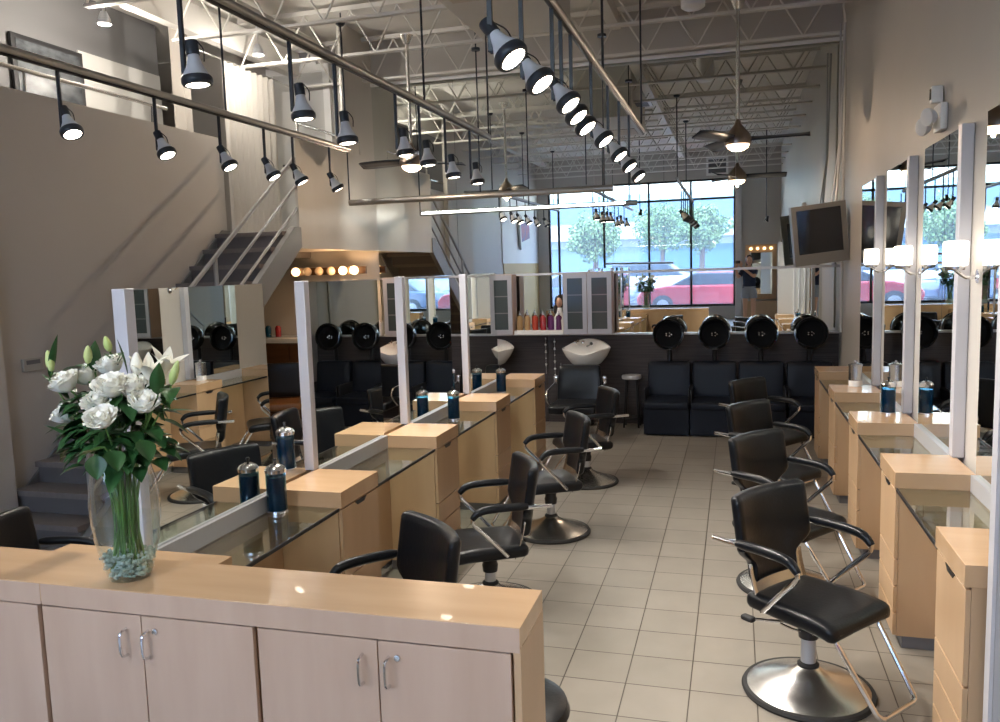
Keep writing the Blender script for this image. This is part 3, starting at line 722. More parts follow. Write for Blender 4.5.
for f in (.0, .52, .97): MB().tube([(3.28*f,0,0),(3.28*f,0,2.29)], .009, 8).lathe([(.0,.0),(.05,.0),(.05,.03),(0,.03)], (3.28*f,0,1.66), n=16).obj('hanging_rod', 'pipe_dark', bx)
fl = bpy.data.lights.new('fluorescent', 'AREA'); fl.shape = 'RECTANGLE'; fl.size = 3.0; fl.size_y = .02; fl.energy = 7; fl.color = (1, .96, .88)
fo = bpy.data.objects.new('fluorescent', fl); COL.objects.link(fo); fo.location = (-3.0, 9.54, 2.93); fo.rotation_euler = (math.radians(70), 0, 0)

cam_inv = M.inverted()
def pix(x, y):  # viewing ray for a photograph point, used to find how long each lamp's stem is
    return (r2*((x-500)/FPX) - u2*((y-361)/FPX) + fw)
def make_lamp(L, tilt, az, sc=1.0):
    # origin at the pipe; stem L long, bulb pivot at its end
    t = thing('track_lamp', '', 'track lamp')
    MB().box(-.009, .009, -.008, .008, -L, -.03).tube([(0,0,-L),(.05,0,-L)], .009, 8).obj('stem', 'pipe_dark', t)
    d = Vector((math.sin(tilt)*math.cos(az), math.sin(tilt)*math.sin(az), -math.cos(tilt)))
    c = Vector((.06, 0, -L))
    s = c-d*.10*sc
    MB().lathe([(0,-.0),(.026*sc,0),(.028*sc,.01),(.028*sc,.062),(0,.064)], s-d*.045*sc, n=18, axis=d).obj('socket', 'pipe_dark', t)
    bb = MB().lathe([(.022*sc,.0),(.026*sc,.02),(.034*sc,.05),(.052*sc,.085),(.062*sc,.10)], s+d*.01*sc, n=24, axis=d).obj('bulb', 'bulb_white', t)
    MB().lathe([(.060*sc,.098),(.067*sc,.108),(.067*sc,.128),(.062*sc,.137),(.050*sc,.139)], s+d*.01*sc, n=24, axis=d, cap=False).obj('rim', 'pipe_dark', t)
    MB().lathe([(.051*sc,.134),(.03*sc,.139),(0,.141)], s+d*.01*sc, n=24, axis=d).obj('lens', 'lens', t)
    MB().tube(spline([s-d*.04+Vector((.03,0,0)), s+Vector((.055,0,.0)), s+d*.05+Vector((.05,0,0))], 4), .003, 6).obj('cable', 'black', t)
    return t, d, s+d*.16
def place_lamp(xp, u, v, label, grp, tilt, az):
    # (u,v): lens centre in the photograph; lamp hangs from the pipe at x = xp
    r = pix(u, v); xl = xp+.06+math.sin(tilt)*math.cos(az)*.05
    k = xl/r.x; p = Vector((0,0,2.05))+r*k
    y = p.y-math.sin(tilt)*math.sin(az)*.05; L = ZP-p.z-.05*math.cos(tilt)
    if L < .12: L = .12
    t, d, tip = make_lamp(L, tilt, az, 1.0); t.location = (xp, y, ZP); t['label'] = label; t['group'] = grp
    l = bpy.data.lights.new('lamp_beam', 'SPOT'); l.energy = 28; l.color = (1, .93, .84); l.spot_size = math.radians(110); l.spot_blend = .8; l.shadow_soft_size = .03
    o = bpy.data.objects.new('lamp_beam', l); COL.objects.link(o); o.location = Vector((xp, y, ZP))+tip
    o.rotation_euler = d.to_track_quat('-Z', 'Y').to_euler()
L2_ = [(73,135),(168,156),(231,168),(275,178),(303,183),(339,190)]
for i, (u, v) in enumerate(L2_): place_lamp(-3.90, u, v, f'white spot lamp on the leftmost pipe track, {["leftmost in the photo","second from the left","third from the left","fourth from the left","fifth from the left","rightmost of its six"][i]}', 'lamps on the leftmost track', math.radians(28), math.radians(-20+10*i))
L1_ = [(198,86),(304,120),(348,144),(406,156),(429,166),(454,178),(478,184)]
for i, (u, v) in enumerate(L1_): place_lamp(-2.33, u, v, f'white spot lamp hanging from the middle pipe track, {["leftmost in the photo","second from the left","third from the left","fourth from the left","fifth from the left","sixth from the left","rightmost of its seven"][i]}', 'lamps on the middle track', math.radians(6), 0)
L3_ = [(514,60),(543,85),(571,106),(579,118),(588,129),(606,142),(621,157),(631,168),(640,178)]
for i, (u, v) in enumerate(L3_): place_lamp(-.87, u, v, f'tilted spot lamp on the aisle track, {["topmost and nearest","second from the top","third from the top","fourth from the top","fifth from the top","sixth from the top","seventh from the top","second lowest, dark side on","lowest and farthest"][i]}', 'lamps on the aisle track', math.radians(38), math.radians(-15))

# ------------------------------------------------------------------ ceiling fans
def make_fan():
    t = thing('ceiling_fan', '', 'ceiling fan')
    MB().lathe([(0,1.40),(.075,1.40),(.06,1.36),(.03,1.31),(0,1.31)]).obj('canopy', 'steel', t)
    MB().tube([(0,0,1.35),(0,0,.2)], .018).obj('downrod', 'steel', t)
    MB().lathe([(.022,.25),(.035,.20),(.075,.155),(.118,.10),(.138,.045),(.132,-.0),(.0,-.0)], n=32).obj('motor', 'bronze', t)
    MB().lathe([(.112,-.002),(.10,-.03),(.06,-.055),(0,-.06)], n=28).obj('light_lens', 'lens_fan', t)
    for k in range(3):
        a = k*2*PI/3
        def bl(u, v, a=a):
            r = .12+.56*u; w = (.05+.05*math.sin(u*PI*.8))*(1 if u < .97 else .6)
            p = Vector((r, (v-.5)*2*w, .05+(v-.5)*.05)); return Matrix.Rotation(a, 3, 'Z') @ p
        o = MB().grid(bl, 12, 3).obj('blade', 'pipe_dark', t); m = o.modifiers.new('solid', 'SOLIDIFY'); m.thickness = .008
    return t
fn = make_fan(); fn.location = (.02, 8.77, 3.22); fn.rotation_euler = (0,0,math.radians(-4)); fn['label'] = 'brushed steel ceiling fan with a glowing light near the right wall'; fn['group'] = 'ceiling fans'
dup(fn, (-3.46, 8.67, 3.22), (0,0,math.radians(50)), label='brushed steel ceiling fan with a glowing light left of centre, before the landing')
for x, y in ((.02, 8.77), (-3.46, 8.67)):
    l = bpy.data.lights.new('fan_light', 'POINT'); l.energy = 12; l.color = (1, .74, .52); l.shadow_soft_size = .015
    o = bpy.data.objects.new('fan_light', l); COL.objects.link(o); o.location = (x, y, 3.145)

# ------------------------------------------------------------------ television on poles
tv = thing('television', 'old grey box television hanging tilted near the right wall', 'television', (.885, 9.70, 2.33), math.radians(12))
tv.rotation_euler = (math.radians(4), math.radians(-6), math.radians(8))
bz = MB()
W2, H2 = .285, .325
bz.prism([(-W2,-H2),(W2,-H2),(W2,H2),(-W2,H2)], -.0, .09, 'y'); bz.obj('case', 'plastic_grey', tv)
fr = MB().box(-W2, W2, -.03, 0, H2-.05, H2).box(-W2, W2, -.03, 0, -H2, -H2+.12).box(-W2, -W2+.05, -.03, 0, -H2+.12, H2-.05).box(W2-.05, W2, -.03, 0, -H2+.12, H2-.05).obj('bezel', 'plastic_grey', tv)
B(-W2+.05, W2-.05, -.012, -.002, -H2+.12, H2-.05).obj('screen', 'screen', tv)
MB().prism([(-.2,-.24),(.2,-.24),(.2,.2),(-.2,.2)], .09, .20, 'y').obj('rear_housing', 'black', tv)
pm = MB().tube([(1.06, 9.88, 2.62), (1.11, 9.95, 3.3), (1.14, 9.95, 4.6)], .014).tube([(1.02, 9.93, 2.6), (1.10, 9.98, 3.3), (1.10, 9.98, 4.6)], .010).obj('mount_pole', 'alu')
tag(pm, 'pair of thin ceiling poles carrying the television', 'mount')
cdt = MB().tube([(1.185, 10.3, 1.2), (1.185, 10.3, 4.7), (1.15, 10.2, 4.85), (1.17, 10.0, 5.1)], .012).obj('wall_conduit', 'joist')
tag(cdt, 'vertical electrical conduit in the back right corner', 'conduit')

# emergency light with camera on top
em = thing('emergency_light', 'cream twin-head emergency light on the right wall above the mirrors', 'emergency light', (XR-.002, 5.57, 2.87)); em.scale = (.72,)*3
MB().rbox((-.03,0,0), (.03,.13,.11), .012).obj('housing', 'white', em)
for s, z in ((-1, .0), (1, -.05)):
    MB().lathe([(.02,-.05),(.05,-.02),(.072,.02),(.072,.045),(.05,.055),(0,.06)], (-.12, s*.10, z), n=22, axis=(-.9,-.45,-.1)).obj('lamp_head', 'white', em)
sc_ = thing('security_camera', 'white security camera with a black front above the emergency light', 'camera', (XR-.002, 5.62, 3.015)); sc_.scale = (.72,)*3
MB().rbox((-.05,0,0), (.045,.045,.07), .015, fn=None).obj('body', 'white', sc_); B(-.10,-.094,-.025,.02,-.04,.05).obj('front', 'black_gloss', sc_)
th = thing('thermostat', 'small beige thermostat on the left wall beside the stair', 'thermostat', (XL+.09, 5.1, 1.45))
th.location = (XL+.002, 5.54, 1.37)
bevel(B(0,.03,-.10,.10,-.055,.055).obj('body', 'thermo', th), .004); B(.03,.033,-.07,.07,.005,.04).obj('display', 'kick', th)

# duct box, vent, ceiling canister
du = thing('ceiling_duct', 'big white boxed duct under the roof joists, top centre', 'duct', (0,0,0))
bevel(B(-2.45, -1.55, 6.2, 8.2, 4.35, 5.2).obj('casing', 'wall_white', du), .01); B(-2.35, -1.65, 6.4, 7.0, 4.342, 4.349).obj('seam', 'wall_pale', du)
vt = thing('ceiling_vent', 'square louvred ceiling vent right of the boxed duct', 'vent', (-1.55, 7.6, 4.62))
MB().box(-.25,.25,-.25,.25,.0,.02).obj('frame', 'white', vt); B(-.2,.2,-.2,.2,-.004,.0).obj('louvres', 'kick', vt)
cl = thing('ceiling_canister', 'white cylindrical canister hanging under the roof at the top edge', 'light fixture', (-.42, 8.9, 4.62))
MB().lathe([(0,0),(.09,0),(.12,.02),(.12,.35),(0,.35)], n=24).obj('body', 'white', cl)
wv = thing('wall_grille', 'white framed air grille high on the front wall above the windows', 'vent', (-.5, YF+.002, 4.75))
MB().box(-.3,.3,0,.03,-.25,.25).obj('frame', 'white', wv); B(-.24,.24,.03,.034,-.19,.19).obj('louvres', 'kick', wv)
vg = thing('wall_grille', 'square white air grille above the loft door', 'vent', (-5.9, D-.0, 5.05))
MB().box(-.3,.3,-.03,.03,-.10,.12).obj('frame', 'white', vg); B(-.22,.22,-.034,-.03,-.06,.08).obj('louvres', 'kick', vg)

# ------------------------------------------------------------------ front wall: lighted vanity mirror, poster, bench
vm = thing('vanity_mirror', 'tall maple framed mirror with a row of bulbs on the front wall', 'mirror', (.68, YF+.002, 0))
f = MB().box(-.42,.42,0,.05,1.0,1.14).box(-.42,.42,0,.05,2.30,2.52).box(-.42,-.30,0,.05,1.14,2.30).box(.30,.42,0,.05,1.14,2.30).obj('frame', 'wood', vm)
B(-.30,.30,0,.02,1.14,2.30).obj('mirror_glass', 'mirror', vm)
for k in range(4): MB().ball((-.27+.18*k,.07,2.41), .04).obj('bulb', 'globe_on', vm)
cb = thing('vanity_cabinet', 'low maple cabinet below the bulb mirror', 'cabinet', (.68, YF+.002, RF))
B(-.42,.42,0,.40,0,.5).obj('body', 'wood', cb); B(-.40,-.005,.40,.418,.04,.47).obj('door', 'wood', cb); B(.005,.40,.40,.418,.04,.47).obj('door', 'wood', cb)
po = thing('wall_poster', 'tilted poster in blue and pink on the white wall panel near the front windows', 'poster', (XL+.06, -1.15, 3.0), 0)
po.rotation_euler = (math.radians(-8), 0, 0)
B(0,.05,-.55,.55,-.36,.36).obj('board', 'white', po); B(.05,.053,-.46,.46,-.16,.32).obj('print', 'poster_blue', po)
struct('wall_left_panel', B(XL, XL+.025, YF, .95, 2.2, 4.2), 'panel_white')
struct('wall_left_niche', B(XL, XL+.02, YF, .85, RF, 2.2), 'box_tan')
pdn = thing('pendant_spotlight', 'black spotlight on a long rod hanging by the front wall, seen in the back mirror', 'spotlight', (.70, .50, 3.05))
MB().tube([(0,0,.05),(0,0,ZC-3.05)], .012).obj('rod', 'pipe_dark', pdn)
MB().lathe([(.03,.13),(.035,.06),(.06,.0),(.0,.0)], (0,0,-.05), axis=(.3,.2,1)).obj('bulb', 'black', pdn)
MB().lathe([(.05,.0),(.0,-.006)], (0,0,-.052), axis=(.3,.2,1)).obj('lens', 'lens', pdn)
dup(pdn, (-2.3, .35, 3.35), label='added black spotlight on a rod over the reception side, brightening the bouquet')  # added lamp out of frame, put in to brighten the bouquet and desk
for x, y, z, tx, ty in ((.70, .50, 2.97, -.6, 2.3), (-2.3, .35, 3.27, -1.9, 2.2)):  # beams aimed at desk and bouquet; the second belongs to the added lamp
    l = bpy.data.lights.new('reception_beam', 'SPOT'); l.energy = 34; l.color = (1, .93, .84); l.spot_size = math.radians(80); l.spot_blend = .7; l.shadow_soft_size = .03
    o = bpy.data.objects.new('reception_beam', l); COL.objects.link(o); o.location = (x, y, z); o.rotation_euler = (Vector((tx, ty, 1.1))-Vector((x, y, z))).to_track_quat('-Z', 'Y').to_euler()
hb = thing('display_bar', 'horizontal steel bar hanging on two thin rods before the front windows', 'rail', (-3.65, YF+.35, 2.12))
MB().tube([(0,0,0),(1.95,0,-.03)], .032, 12).obj('bar', 'alu', hb)
for x in (.25, 1.7): MB().tube([(x,0,-.01),(x,0,ZC-2.12)], .006, 6).obj('hanging_rod', 'pipe_dark', hb)


# ------------------------------------------------------------------ vase and flowers
VX, VY, VZ = -1.98, 2.235, 1.051
va = thing('glass_vase', 'tall clear glass vase with water and pebbles on the front desk', 'vase', (VX, VY, VZ))
pr_ = [(.0,.0),(.066,.0),(.074,.012),(.088,.07),(.102,.14),(.111,.21),(.112,.26),(.104,.33),(.092,.38),(.086,.40)]
MB().lathe(pr_, n=44, cap=False).obj('glass', 'vase_glass', va)
MB().lathe([(r*.965, z) for r, z in pr_[1:5]]+[(.107,.205),(.0,.205)], n=44, cap=False).obj('water', 'vase_water', va)
MB().lathe([(.083,.396),(.090,.40),(.086,.404)], n=44, cap=False).obj('lip', 'vase_glass', va)
pb = MB()
for k in range(330):
    a = random.random()*2*PI; z = .012+random.random()*.075; rr = (.062+z*.30)*math.sqrt(random.random()); s = .006+random.random()*.006
    pb.ball((rr*math.cos(a), rr*math.sin(a), z), s, 6, 4, (1,1,.8))
o = pb.obj('pebbles', 'pebble', va); o['kind'] = 'stuff'

def px2(u, v, y):
    r = pix(u, v); k = y/r.y; return Vector((0,0,2.05))+r*k
def petal_fn(ln, wd, curl, base, ang, open_, up0):
    def f(u, v):
        t = v; w = wd*math.sin(PI*min(1, .15+.8*t))**.7*(u-.5)*2
        rr = base+open_*t**1.3+curl*max(0, t-.7)**2*3; z = up0+ln*t-curl*max(0, t-.75)**2*2
        a = ang+w/max(.012, rr+.008)
        edge = .004*math.sin(u*7+ang*3)*t
        return Vector(((rr+edge)*math.cos(a), (rr+edge)*math.sin(a), z))
    return f
def rose_bloom(seed, s=1.0):
    rnd = random.Random(seed); m = MB()
    m.lathe([(0,.002),(.010,.006),(.015,.02),(.013,.042),(.005,.052),(0,.053)], n=10)
    for ring, (n, R, H, Wd, lip) in enumerate(((3,.013,.055,1.25,.001),(4,.020,.056,1.0,.003),(5,.027,.053,.82,.006),(5,.033,.049,.80,.008),(6,.037,.044,.66,.010))):
        for k in range(n):
            a0 = k*2*PI/n+ring*.6+rnd.uniform(-.12,.12); R_, H_ = R*rnd.uniform(.94,1.07), H*rnd.uniform(.93,1.06); tip = rnd.uniform(-.25,.25)
            def f(u, v):
                w = Wd*math.sqrt(max(0, 1-max(0, (v-.42)/.60)**2.4))*(.55+.45*min(1, v/.35)); a = a0+w*(u-.5)*2+tip*v*.2
                r = R_*math.sin(PI*(.06+.56*v))**.8+lip*max(0, v-.72)*3.4+.0022*math.sin(3*(u-.5)*PI+seed)
                e = abs(u-.5)*2; r += .003*e*e*v
                return Vector((r*math.cos(a), r*math.sin(a), H_*v-lip*1.6*max(0, v-.85)*2))
            m.grid(f, 7, 8)
    m.v = [tuple(Vector(v)*s) for v in m.v]
    return m
def orient(d): return Vector((0,0,1)).rotation_difference(Vector(d).normalized()).to_matrix().to_4x4()
def leafm(m, base, d, ln, wd, droop=.2):
    base = Vector(base); d = Vector(d).normalized(); side = d.cross(Vector((0,0,1)))
    side = side.normalized() if side.length > .01 else Vector((1,0,0)); nrm = side.cross(d)
    def f(u, v):
        w = wd*math.sin(PI*v**.75)**.9*(u-.5)
        return base+d*ln*v+side*w+Vector((0,0,-droop*ln*v*v))+nrm*abs(u-.5)*wd*.35*math.sin(PI*v)
    m.grid(f, 4, 10)
def flower(name, cat, label, grp, head, d, bloom, bloom_name, bloom_mat, foot, leaves=2, smat='stem', rs=.003, lsize=.07):
    head = Vector(head); t = thing(name, label, cat, (VX, VY, VZ), 0, grp); hl = head-Vector((VX, VY, VZ)); d = Vector(d).normalized()
    mid = Vector((hl.x*.28, hl.y*.28, .40)); low = Vector((foot[0], foot[1], .045))
    pts = spline([low, Vector((low.x*.3+mid.x*.7, low.y*.3+mid.y*.7, .24)), mid, hl-d*.05, hl], 6)
    MB().tube(pts, rs, 7).obj('stem', smat, t)
    b = bloom.xf(Matrix.Translation(hl) @ orient(d)); b.obj(bloom_name, bloom_mat, t, ang=70)
    if leaves:
        lm = MB(); rnd = random.Random(int(abs(hl.x*1e4))+7)
        for k in range(leaves):
            q = pts[len(pts)-4-2*k] if len(pts) > 4+2*k else pts[-3]
            if q.z < .42: q = pts[-5]
            a = rnd.random()*2*PI; leafm(lm, q, (math.cos(a), math.sin(a), .25*rnd.random()-.1), lsize*(.8+.5*rnd.random()), lsize*.62, .35)
        lm.obj('leaves', 'leaf', t, ang=70)
    return t
R_ = [(66,383,2.16,'far left'),(86,376,2.24,'upper left'),(111,366,2.26,'top centre'),(112,388,2.14,'large centre'),(133,387,2.18,'centre right'),(99,403,2.12,'middle, slightly darker, below the centre'),(144,403,2.16,'right'),(102,419,2.06,'lowest front'),(66,414,2.24,'lower left, half hidden')]
for i, (u, v, y, l) in enumerate(R_):
    h = px2(u, v+1, y); d = Vector(((h.x-VX)*.6, (h.y-VY)*.4-.09, .26))
    flower('white_rose', 'rose', f'white rose in the vase, {l} of the bouquet', 'white roses in the vase', h-d.normalized()*.025, d, rose_bloom(i, 1.13 if i != 3 else 1.25), 'bloom', 'petal', (random.uniform(-.05,.05), random.uniform(-.05,.05)), 3, lsize=.075)
def bud(ln=.07, r=.013): return MB().lathe([(0,0),(r*.6,.006),(r,ln*.35),(r*.9,ln*.6),(r*.45,ln*.9),(0,ln)], n=10)
BD = [(50,368,56,350,'far left'),(88,350,88,336,'upper middle'),(108,340,103,328,'top'),(173,383,178,362,'far right'),(60,400,52,385,'lower left')]
BD = [(52,372,47,350,2.20,'far left'),(88,364,88,345,2.22,'top middle'),(110,352,105,336,2.3,'topmost, thin'),(171,385,178,360,2.2,'far right'),(137,375,136,352,2.2,'large cream one beside the open lily')]
for i, (u0, v0, u1, v1, y, l) in enumerate(BD):
    a = px2(u0, v0, y); b = px2(u1, v1, y-.01); flower('lily_bud', 'lily bud', f'green lily bud rising from the bouquet, {l}', 'lily buds in the vase', a, b-a, bud((b-a).length, .014 if i != 4 else .019), 'bud', 'bud' if i != 4 else 'petal_lily', (random.uniform(-.04,.04), random.uniform(-.04,.04)), 1, lsize=.10)
def lily(s=1):
    m = MB()
    for k in range(6):
        a0 = k*PI/3+(.0 if k % 2 else .1)
        def f(u, v, a0=a0):
            rr = .008+.055*v**2.2; z = .085*v-.02*max(0, v-.8); w = .020*math.sin(PI*min(1,.1+.88*v))
            a = a0+(u-.5)*2*w/max(.014, rr); return Vector((rr*math.cos(a), rr*math.sin(a), z))*s
        m.grid(f, 5, 9)
    for k in range(5): m.tube([(0,0,.02),(.012*math.cos(k*1.26),.012*math.sin(k*1.26),.07*s)], .0012, 5)
    return m
for (u, v, y, d, l) in ((150,385,2.22,(.10,-.15,.8),'open white lily at the upper right of the bouquet'), (163,378,2.28,(.25,.0,.7),'second open white lily, behind the first at the right'),):
    flower('white_lily', 'lily', l, 'open lilies in the vase', px2(u, v, y), d, lily(1.12), 'bloom', 'petal_lily', (.02,.03), 2, lsize=.10)
# leaf sprays: long pointed leaves at the photographed places
LV = [((70,400),(42,373),2.2,.030,'pointing up at the far left'),((50,378),(57,334),2.2,.026,'standing tall beside the left bud'),((95,372),(95,340),2.24,.04,'broad one standing at the top'),((128,375),(117,338),2.2,.018,'narrow one curving at the top'),((158,395),(159,362),2.17,.045,'dark oval one before the lily'),((150,412),(194,408),2.2,.022,'long thin one reaching right'),((75,440),(45,424),2.15,.024,'thin one reaching left'),((90,452),(60,452),2.15,.05,'broad one drooping at the lower left'),((150,430),(160,440),2.18,.05,'rounded one at the lower right'),((105,448),(80,455),2.08,.05,'light green one at the lower front'),((140,440),(150,460),2.1,.06,'broad dark one over the vase lip at right'),((110,450),(118,470),2.07,.06,'broad dark one over the vase lip, centre'),((95,455),(97,478),2.08,.055,'dark one hanging over the vase lip at left')]
for i, ((u0,v0),(u1,v1),y,w,l) in enumerate(LV):
    a = px2(u0,v0,y); b = px2(u1,v1,y-.01); t = thing('leaf_stem', f'green leaf in the bouquet, {l}', 'leaf', (VX,VY,VZ), 0, 'loose leaves in the bouquet'); o = Vector((VX,VY,VZ))
    m = MB(); leafm(m, a-o, b-a, (b-a).length*1.05, w*1.15, .05); m.obj('blade', 'leaf_light' if i in (9,) else 'leaf', t, ang=70)
    q = a-o; MB().tube(spline([(q.x*.15, q.y*.2, .08), (q.x*.3, q.y*.3, .38), tuple(q)], 5), .0025, 6).obj('stem', 'stem', t)
gm = MB(); rnd = random.Random(3)
for k in range(230):
    a = rnd.random()*2*PI; rr = .155*math.sqrt(rnd.random()); z = .39+.25*rnd.random(); p = (rr*math.cos(a), rr*math.sin(a)*.6, z)
    leafm(gm, p, (math.cos(a)+rnd.uniform(-.5,.5), math.sin(a)+rnd.uniform(-.5,.5), rnd.uniform(-.5,.5)), .05+.05*rnd.random(), .045+.025*rnd.random(), .3)
g = gm.obj('greenery', 'leaf', ang=70); g.location = (VX, VY, VZ); tag(g, 'dense dark green foliage filling the bouquet above the vase lip', 'foliage', kind='stuff')
sm_ = MB()
for k in range(9):
    a = rnd.random()*2*PI; r0 = .03+.04*rnd.random(); b_ = a+rnd.uniform(-.8,.8)+PI*.0
    sm_.tube(spline([(r0*math.cos(a), r0*math.sin(a), .03), (.6*r0*math.cos(b_), .6*r0*math.sin(b_), .22), (.075*math.cos(b_), .075*math.sin(b_), .42)], 4), .0034, 6)
s_ = sm_.obj('flower_stems', 'stem'); s_.location = (VX, VY, VZ); tag(s_, 'bundle of green stems standing in the vase water', 'stems', kind='stuff')

# ------------------------------------------------------------------ the photographer, reflected in the back mirror
def skin_obj(name, pts, edges, m, parent, sub=2, root=0):
    me = bpy.data.meshes.new(name); me.from_pydata([p[:3] for p in pts], edges, []); o = bpy.data.objects.new(name, me); COL.objects.link(o)
    md = o.modifiers.new('skin', 'SKIN'); me.skin_vertices or me.skin_vertices
    for i, p in enumerate(pts):
        sv = me.skin_vertices[0].data[i]; sv.radius = (p[3], p[4] if len(p) > 4 else p[3]); sv.use_root = (i == root)
    sb = o.modifiers.new('sub', 'SUBSURF'); sb.levels = sub; sb.render_levels = sub
    me.materials.append(MATS[m]); md.use_smooth_shade = True
    if parent: o.parent = parent
    return o
pe = thing('person', 'person in a dark top and pale shorts photographing the salon with a phone', 'person', (.33, -.42, RF))
body = [(0,0,.93,.13,.10),(0,.0,1.08,.115,.085),(0,.01,1.25,.135,.095),(0,.0,1.38,.10,.07),(0,.01,1.46,.05,.05),(0,.03,1.54,.055,.06),
 (-.09,0,.88,.085,.085),(-.10,.02,.50,.055,.06),(-.10,0,.26,.05,.05),(-.10,0,.08,.033,.035),(-.10,.10,.03,.035,.025),
 (.09,0,.88,.085,.085),(.10,.02,.50,.055,.06),(.10,0,.26,.05,.05),(.10,0,.08,.033,.035),(.10,.10,.03,.035,.025),
 (-.16,0,1.37,.055,.05),(-.27,.08,1.20,.04,.04),(-.32,.26,1.42,.03,.03),(-.31,.30,1.50,.026,.026),
 (.16,0,1.37,.055,.05),(.12,.14,1.22,.04,.04),(-.10,.30,1.40,.03,.03),(-.22,.32,1.50,.026,.026)]
be = [(0,1),(1,2),(2,3),(3,4),(4,5),(0,6),(6,7),(7,8),(8,9),(9,10),(0,11),(11,12),(12,13),(13,14),(14,15),(3,16),(16,17),(17,18),(18,19),(3,20),(20,21),(21,22),(22,23)]
skin_obj('body', body, be, 'skin', pe)
hd = MB().ball((0,.03,1.62), .10, 22, 16, (.78,.95,1.18), fn=lambda p: Vector((p.x*(1-.25*max(0,-p.z/.11)), p.y, p.z)))
hd.ball((0,.127,1.605), .014, 10, 8, (.8,1.1,1.5)).ball((.078,.02,1.61), .022, 8, 6, (.4,.8,1.2)).ball((-.078,.02,1.61), .022, 8, 6, (.4,.8,1.2))
hdo = hd.obj('head', 'skin', pe)
MB().ball((-.03,.117,1.632), .010, 8, 6).ball((.03,.117,1.632), .010, 8, 6).obj('eyes', 'black', hdo); MB().ball((0,.122,1.568), .02, 10, 6, (1,.3,.3)).obj('mouth', 'lip', hdo)
MB().ball((0,.0,1.645), .115, 20, 14, (.85,.9,1.12), fn=lambda p: Vector((p.x, min(p.y, .055), p.z))).ball((0,-.07,1.56), .07, 14, 10, (1.1,.6,1.6)).obj('hair', 'hair', pe)
MB().lathe([(.10,.88),(.165,.95),(.145,1.06),(.155,1.2),(.175,1.30),(.15,1.40),(.07,1.44)], n=24, cap=False).xf(Matrix.Diagonal((1,.72,1,1))).tube([(-.15,0,1.37),(-.235,.055,1.26)], [.068,.058], 14).tube([(.15,0,1.37),(.128,.09,1.27)], [.068,.056], 14).obj('top', 'navy_cloth', pe)
MB().lathe([(.155,.93),(.165,.98)], n=24, cap=False).xf(Matrix.Diagonal((1,.75,1,1))).tube([(-.03,0,.95),(-.088,.005,.82),(-.10,.01,.68)], [.12,.105,.095], 16).tube([(.03,0,.95),(.088,.005,.82),(.10,.01,.68)], [.12,.105,.095], 16).obj('shorts', 'grey_cloth', pe)
for s in (-1,1): MB().rbox((s*.10,.06,.035), (.05,.13,.035), .03).obj('shoe', 'black', pe)
def fingers(c, m):
    c = Vector(c)
    m.rbox(c, (.036,.014,.042), .014)
    for k, l in enumerate((.060,.070,.066,.052)):
        b = c+Vector((-.027+.018*k, .0, .036)); m.tube([b, b+Vector((0,.012,l*.5)), b+Vector((0,.03,l*.8))], [.009,.0085,.007], 8)
    m.tube([c+Vector((.034,0,-.01)), c+Vector((.056,.008,.018)), c+Vector((.058,.02,.045))], [.010,.009,.0075], 8)
hm = MB(); fingers((-.31,.30,1.535), hm); hm.obj('hand', 'skin', pe); hm = MB(); fingers((-.215,.32,1.535), hm); hm.obj('hand', 'skin', pe)
ph = thing('smartphone', 'black smartphone held up in front of the person', 'phone', (.04, -.055, 2.05))
MB().rbox((0,-.012,-.0), (.07,.004,.036), .004).obj('case', 'phone', ph)

# ------------------------------------------------------------------ outside the shop windows
struct('ground_street', B(-60, 50, -70, YF-.2, -.4, 0.38), 'asphalt')
struct('ground_sidewalk', B(-20, 14, YF-2.0, YF-.2, .38, .47), 'concrete')
def car(loc, rz, paint, label, suv=False, name='parked_car'):
    t = thing(name, label, 'car', loc, rz, 'parked cars'); h = .42 if suv else .0
    body = [(-2.2,.35),(-2.25,.65),(-2.15,.90+h*.4),(-1.2,.98+h*.5),(1.3,.98+h*.5),(2.05,.84+h*.45),(2.25,.62),(2.2,.32)]
    bm_ = MB().prism(body, -.86, .86, 'y'); bevel(bm_.obj('body', paint, t), .08, 3)
    if suv: cab_ = [(-2.0,1.1),(-1.85,1.72),(.45,1.74),(1.25,1.15)]
    else: cab_ = [(-1.55,.94),(-.9,1.36),(.35,1.38),(1.25,.94)]
    g = MB().prism(cab_, -.74, .74, 'y').obj('cabin_glass', 'carglass', t); bevel(g, .06, 3)
    top = cab_[1][1]; bevel(B(cab_[1][0]+.05, cab_[2][0]+.02, -.70, .70, top-.03, top+.03).obj('roof', paint, t), .03, 2)
    for x in (-1.35, 1.4):
        for s in (-1, 1):
            w = MB().lathe([(0,-.11),(.30,-.11),(.34,-.09),(.34,.09),(.30,.11),(0,.11)], (x, s*.80, .34), n=24, axis=(0,1,0)).obj('wheel', 'rubber', t)
            MB().lathe([(0,.0),(.2,.0),(.19,.02),(0,.03)], (x, s*.91, .34), n=16, axis=(0,s,0)).obj('hubcap', 'alu', w)
    return t
car((-.9, -6.6, .38), math.radians(178), 'carred', 'red car parked right outside the shop window')
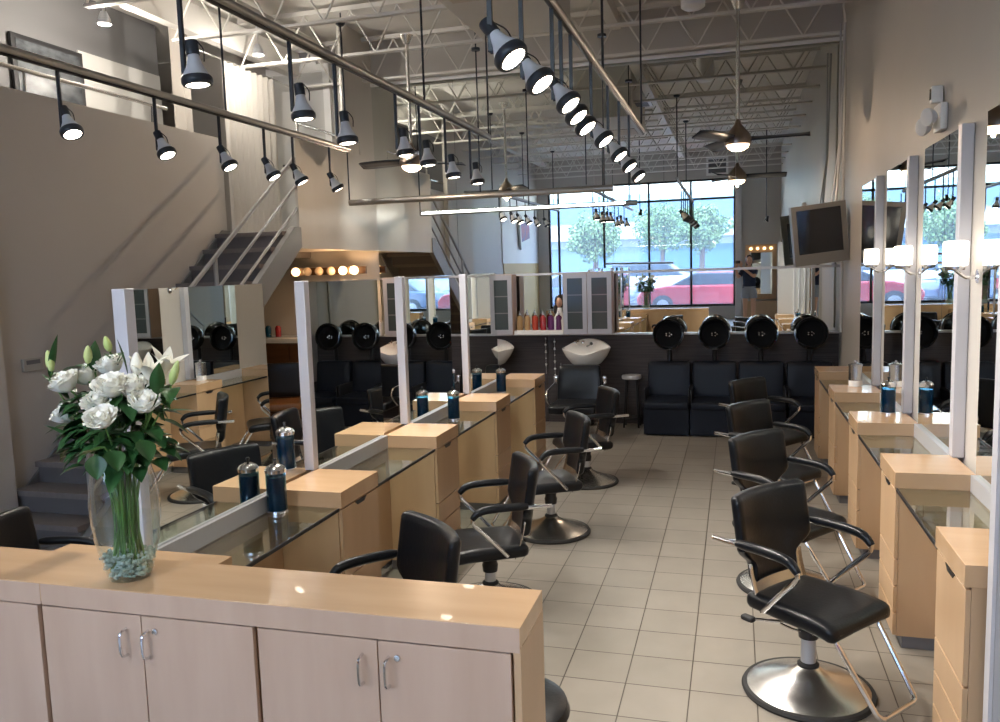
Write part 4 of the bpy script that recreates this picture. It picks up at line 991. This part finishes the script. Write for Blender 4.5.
car((-5.6, -8.2, .38), math.radians(196), 'carblue', 'dark blue car parked outside, left of the red car')
car((-3.2, -14.5, .38), math.radians(4), 'carwhite', 'white off-road car parked across the street', True)
car((-8.6, -13.5, .38), math.radians(8), 'carred', 'second red car at the left across the street')
car((1.8, -15.5, .38), math.radians(5), 'carwhite', 'white sedan across the street at the right')
def tree(loc, h, r, label, seed):
    t = thing('street_tree', label, 'tree', loc, 0, 'trees across the street'); rnd = random.Random(seed)
    MB().tube([(0,0,0),(.05,.05,h*.5),(.1,0,h*.75)], [.16,.12,.06], 8).obj('trunk', 'bark', t)
    m = MB()
    for k in range(4200):
        a = rnd.random()*2*PI; b = math.acos(rnd.uniform(-1,1)); q = rnd.random()**.4*(.8+.25*math.sin(a*3+seed)*math.sin(b*4+seed))
        p = Vector((math.cos(a)*math.sin(b)*r*q, math.sin(a)*math.sin(b)*r*q, h*.78+math.cos(b)*r*.85*q))
        n = Vector((rnd.uniform(-1,1), rnd.uniform(-1,1), rnd.uniform(-1,1))).normalized(); u = n.orthogonal().normalized()*.085; v = n.cross(u)*.8
        m.add([p-u, p-v, p+u, p+v], [(0,1,2,3)])
    m.obj('foliage', 'foliage', t, smooth=False, weld=False)
for i, (x, y, h, r) in enumerate(((-6.4,-17.5,3.9,1.5),(-11,-20,4.2,1.8),(-1.6,-20,4.3,1.5),(2.0,-18,4.6,1.7),(-4.0,-26,4.8,1.9),(-17,-21,4.6,2))):
    tree((x, y, .38), h, r, ['round green tree across the street behind the white car','tall tree at the left across the street','slim tree in the middle across the street','large tree at the right across the street','tree in front of the far building','tree at the far left of the street'][i], i)
bd = thing('office_building', 'pale building with blue window bands across the street', 'building', (-6, -34, .38))
B(-26, 22, -8, 0, 0, 7.0).obj('walls', 'bld', bd)
for z in (1.2, 4.6): B(-25.5, 21.5, .0, .12, z, z+1.7).obj('window_band', 'bld_glass', bd)
B(-26.3, 22.3, -.1, .9, 3.4, 3.9).obj('awning', 'bld_pale', bd)
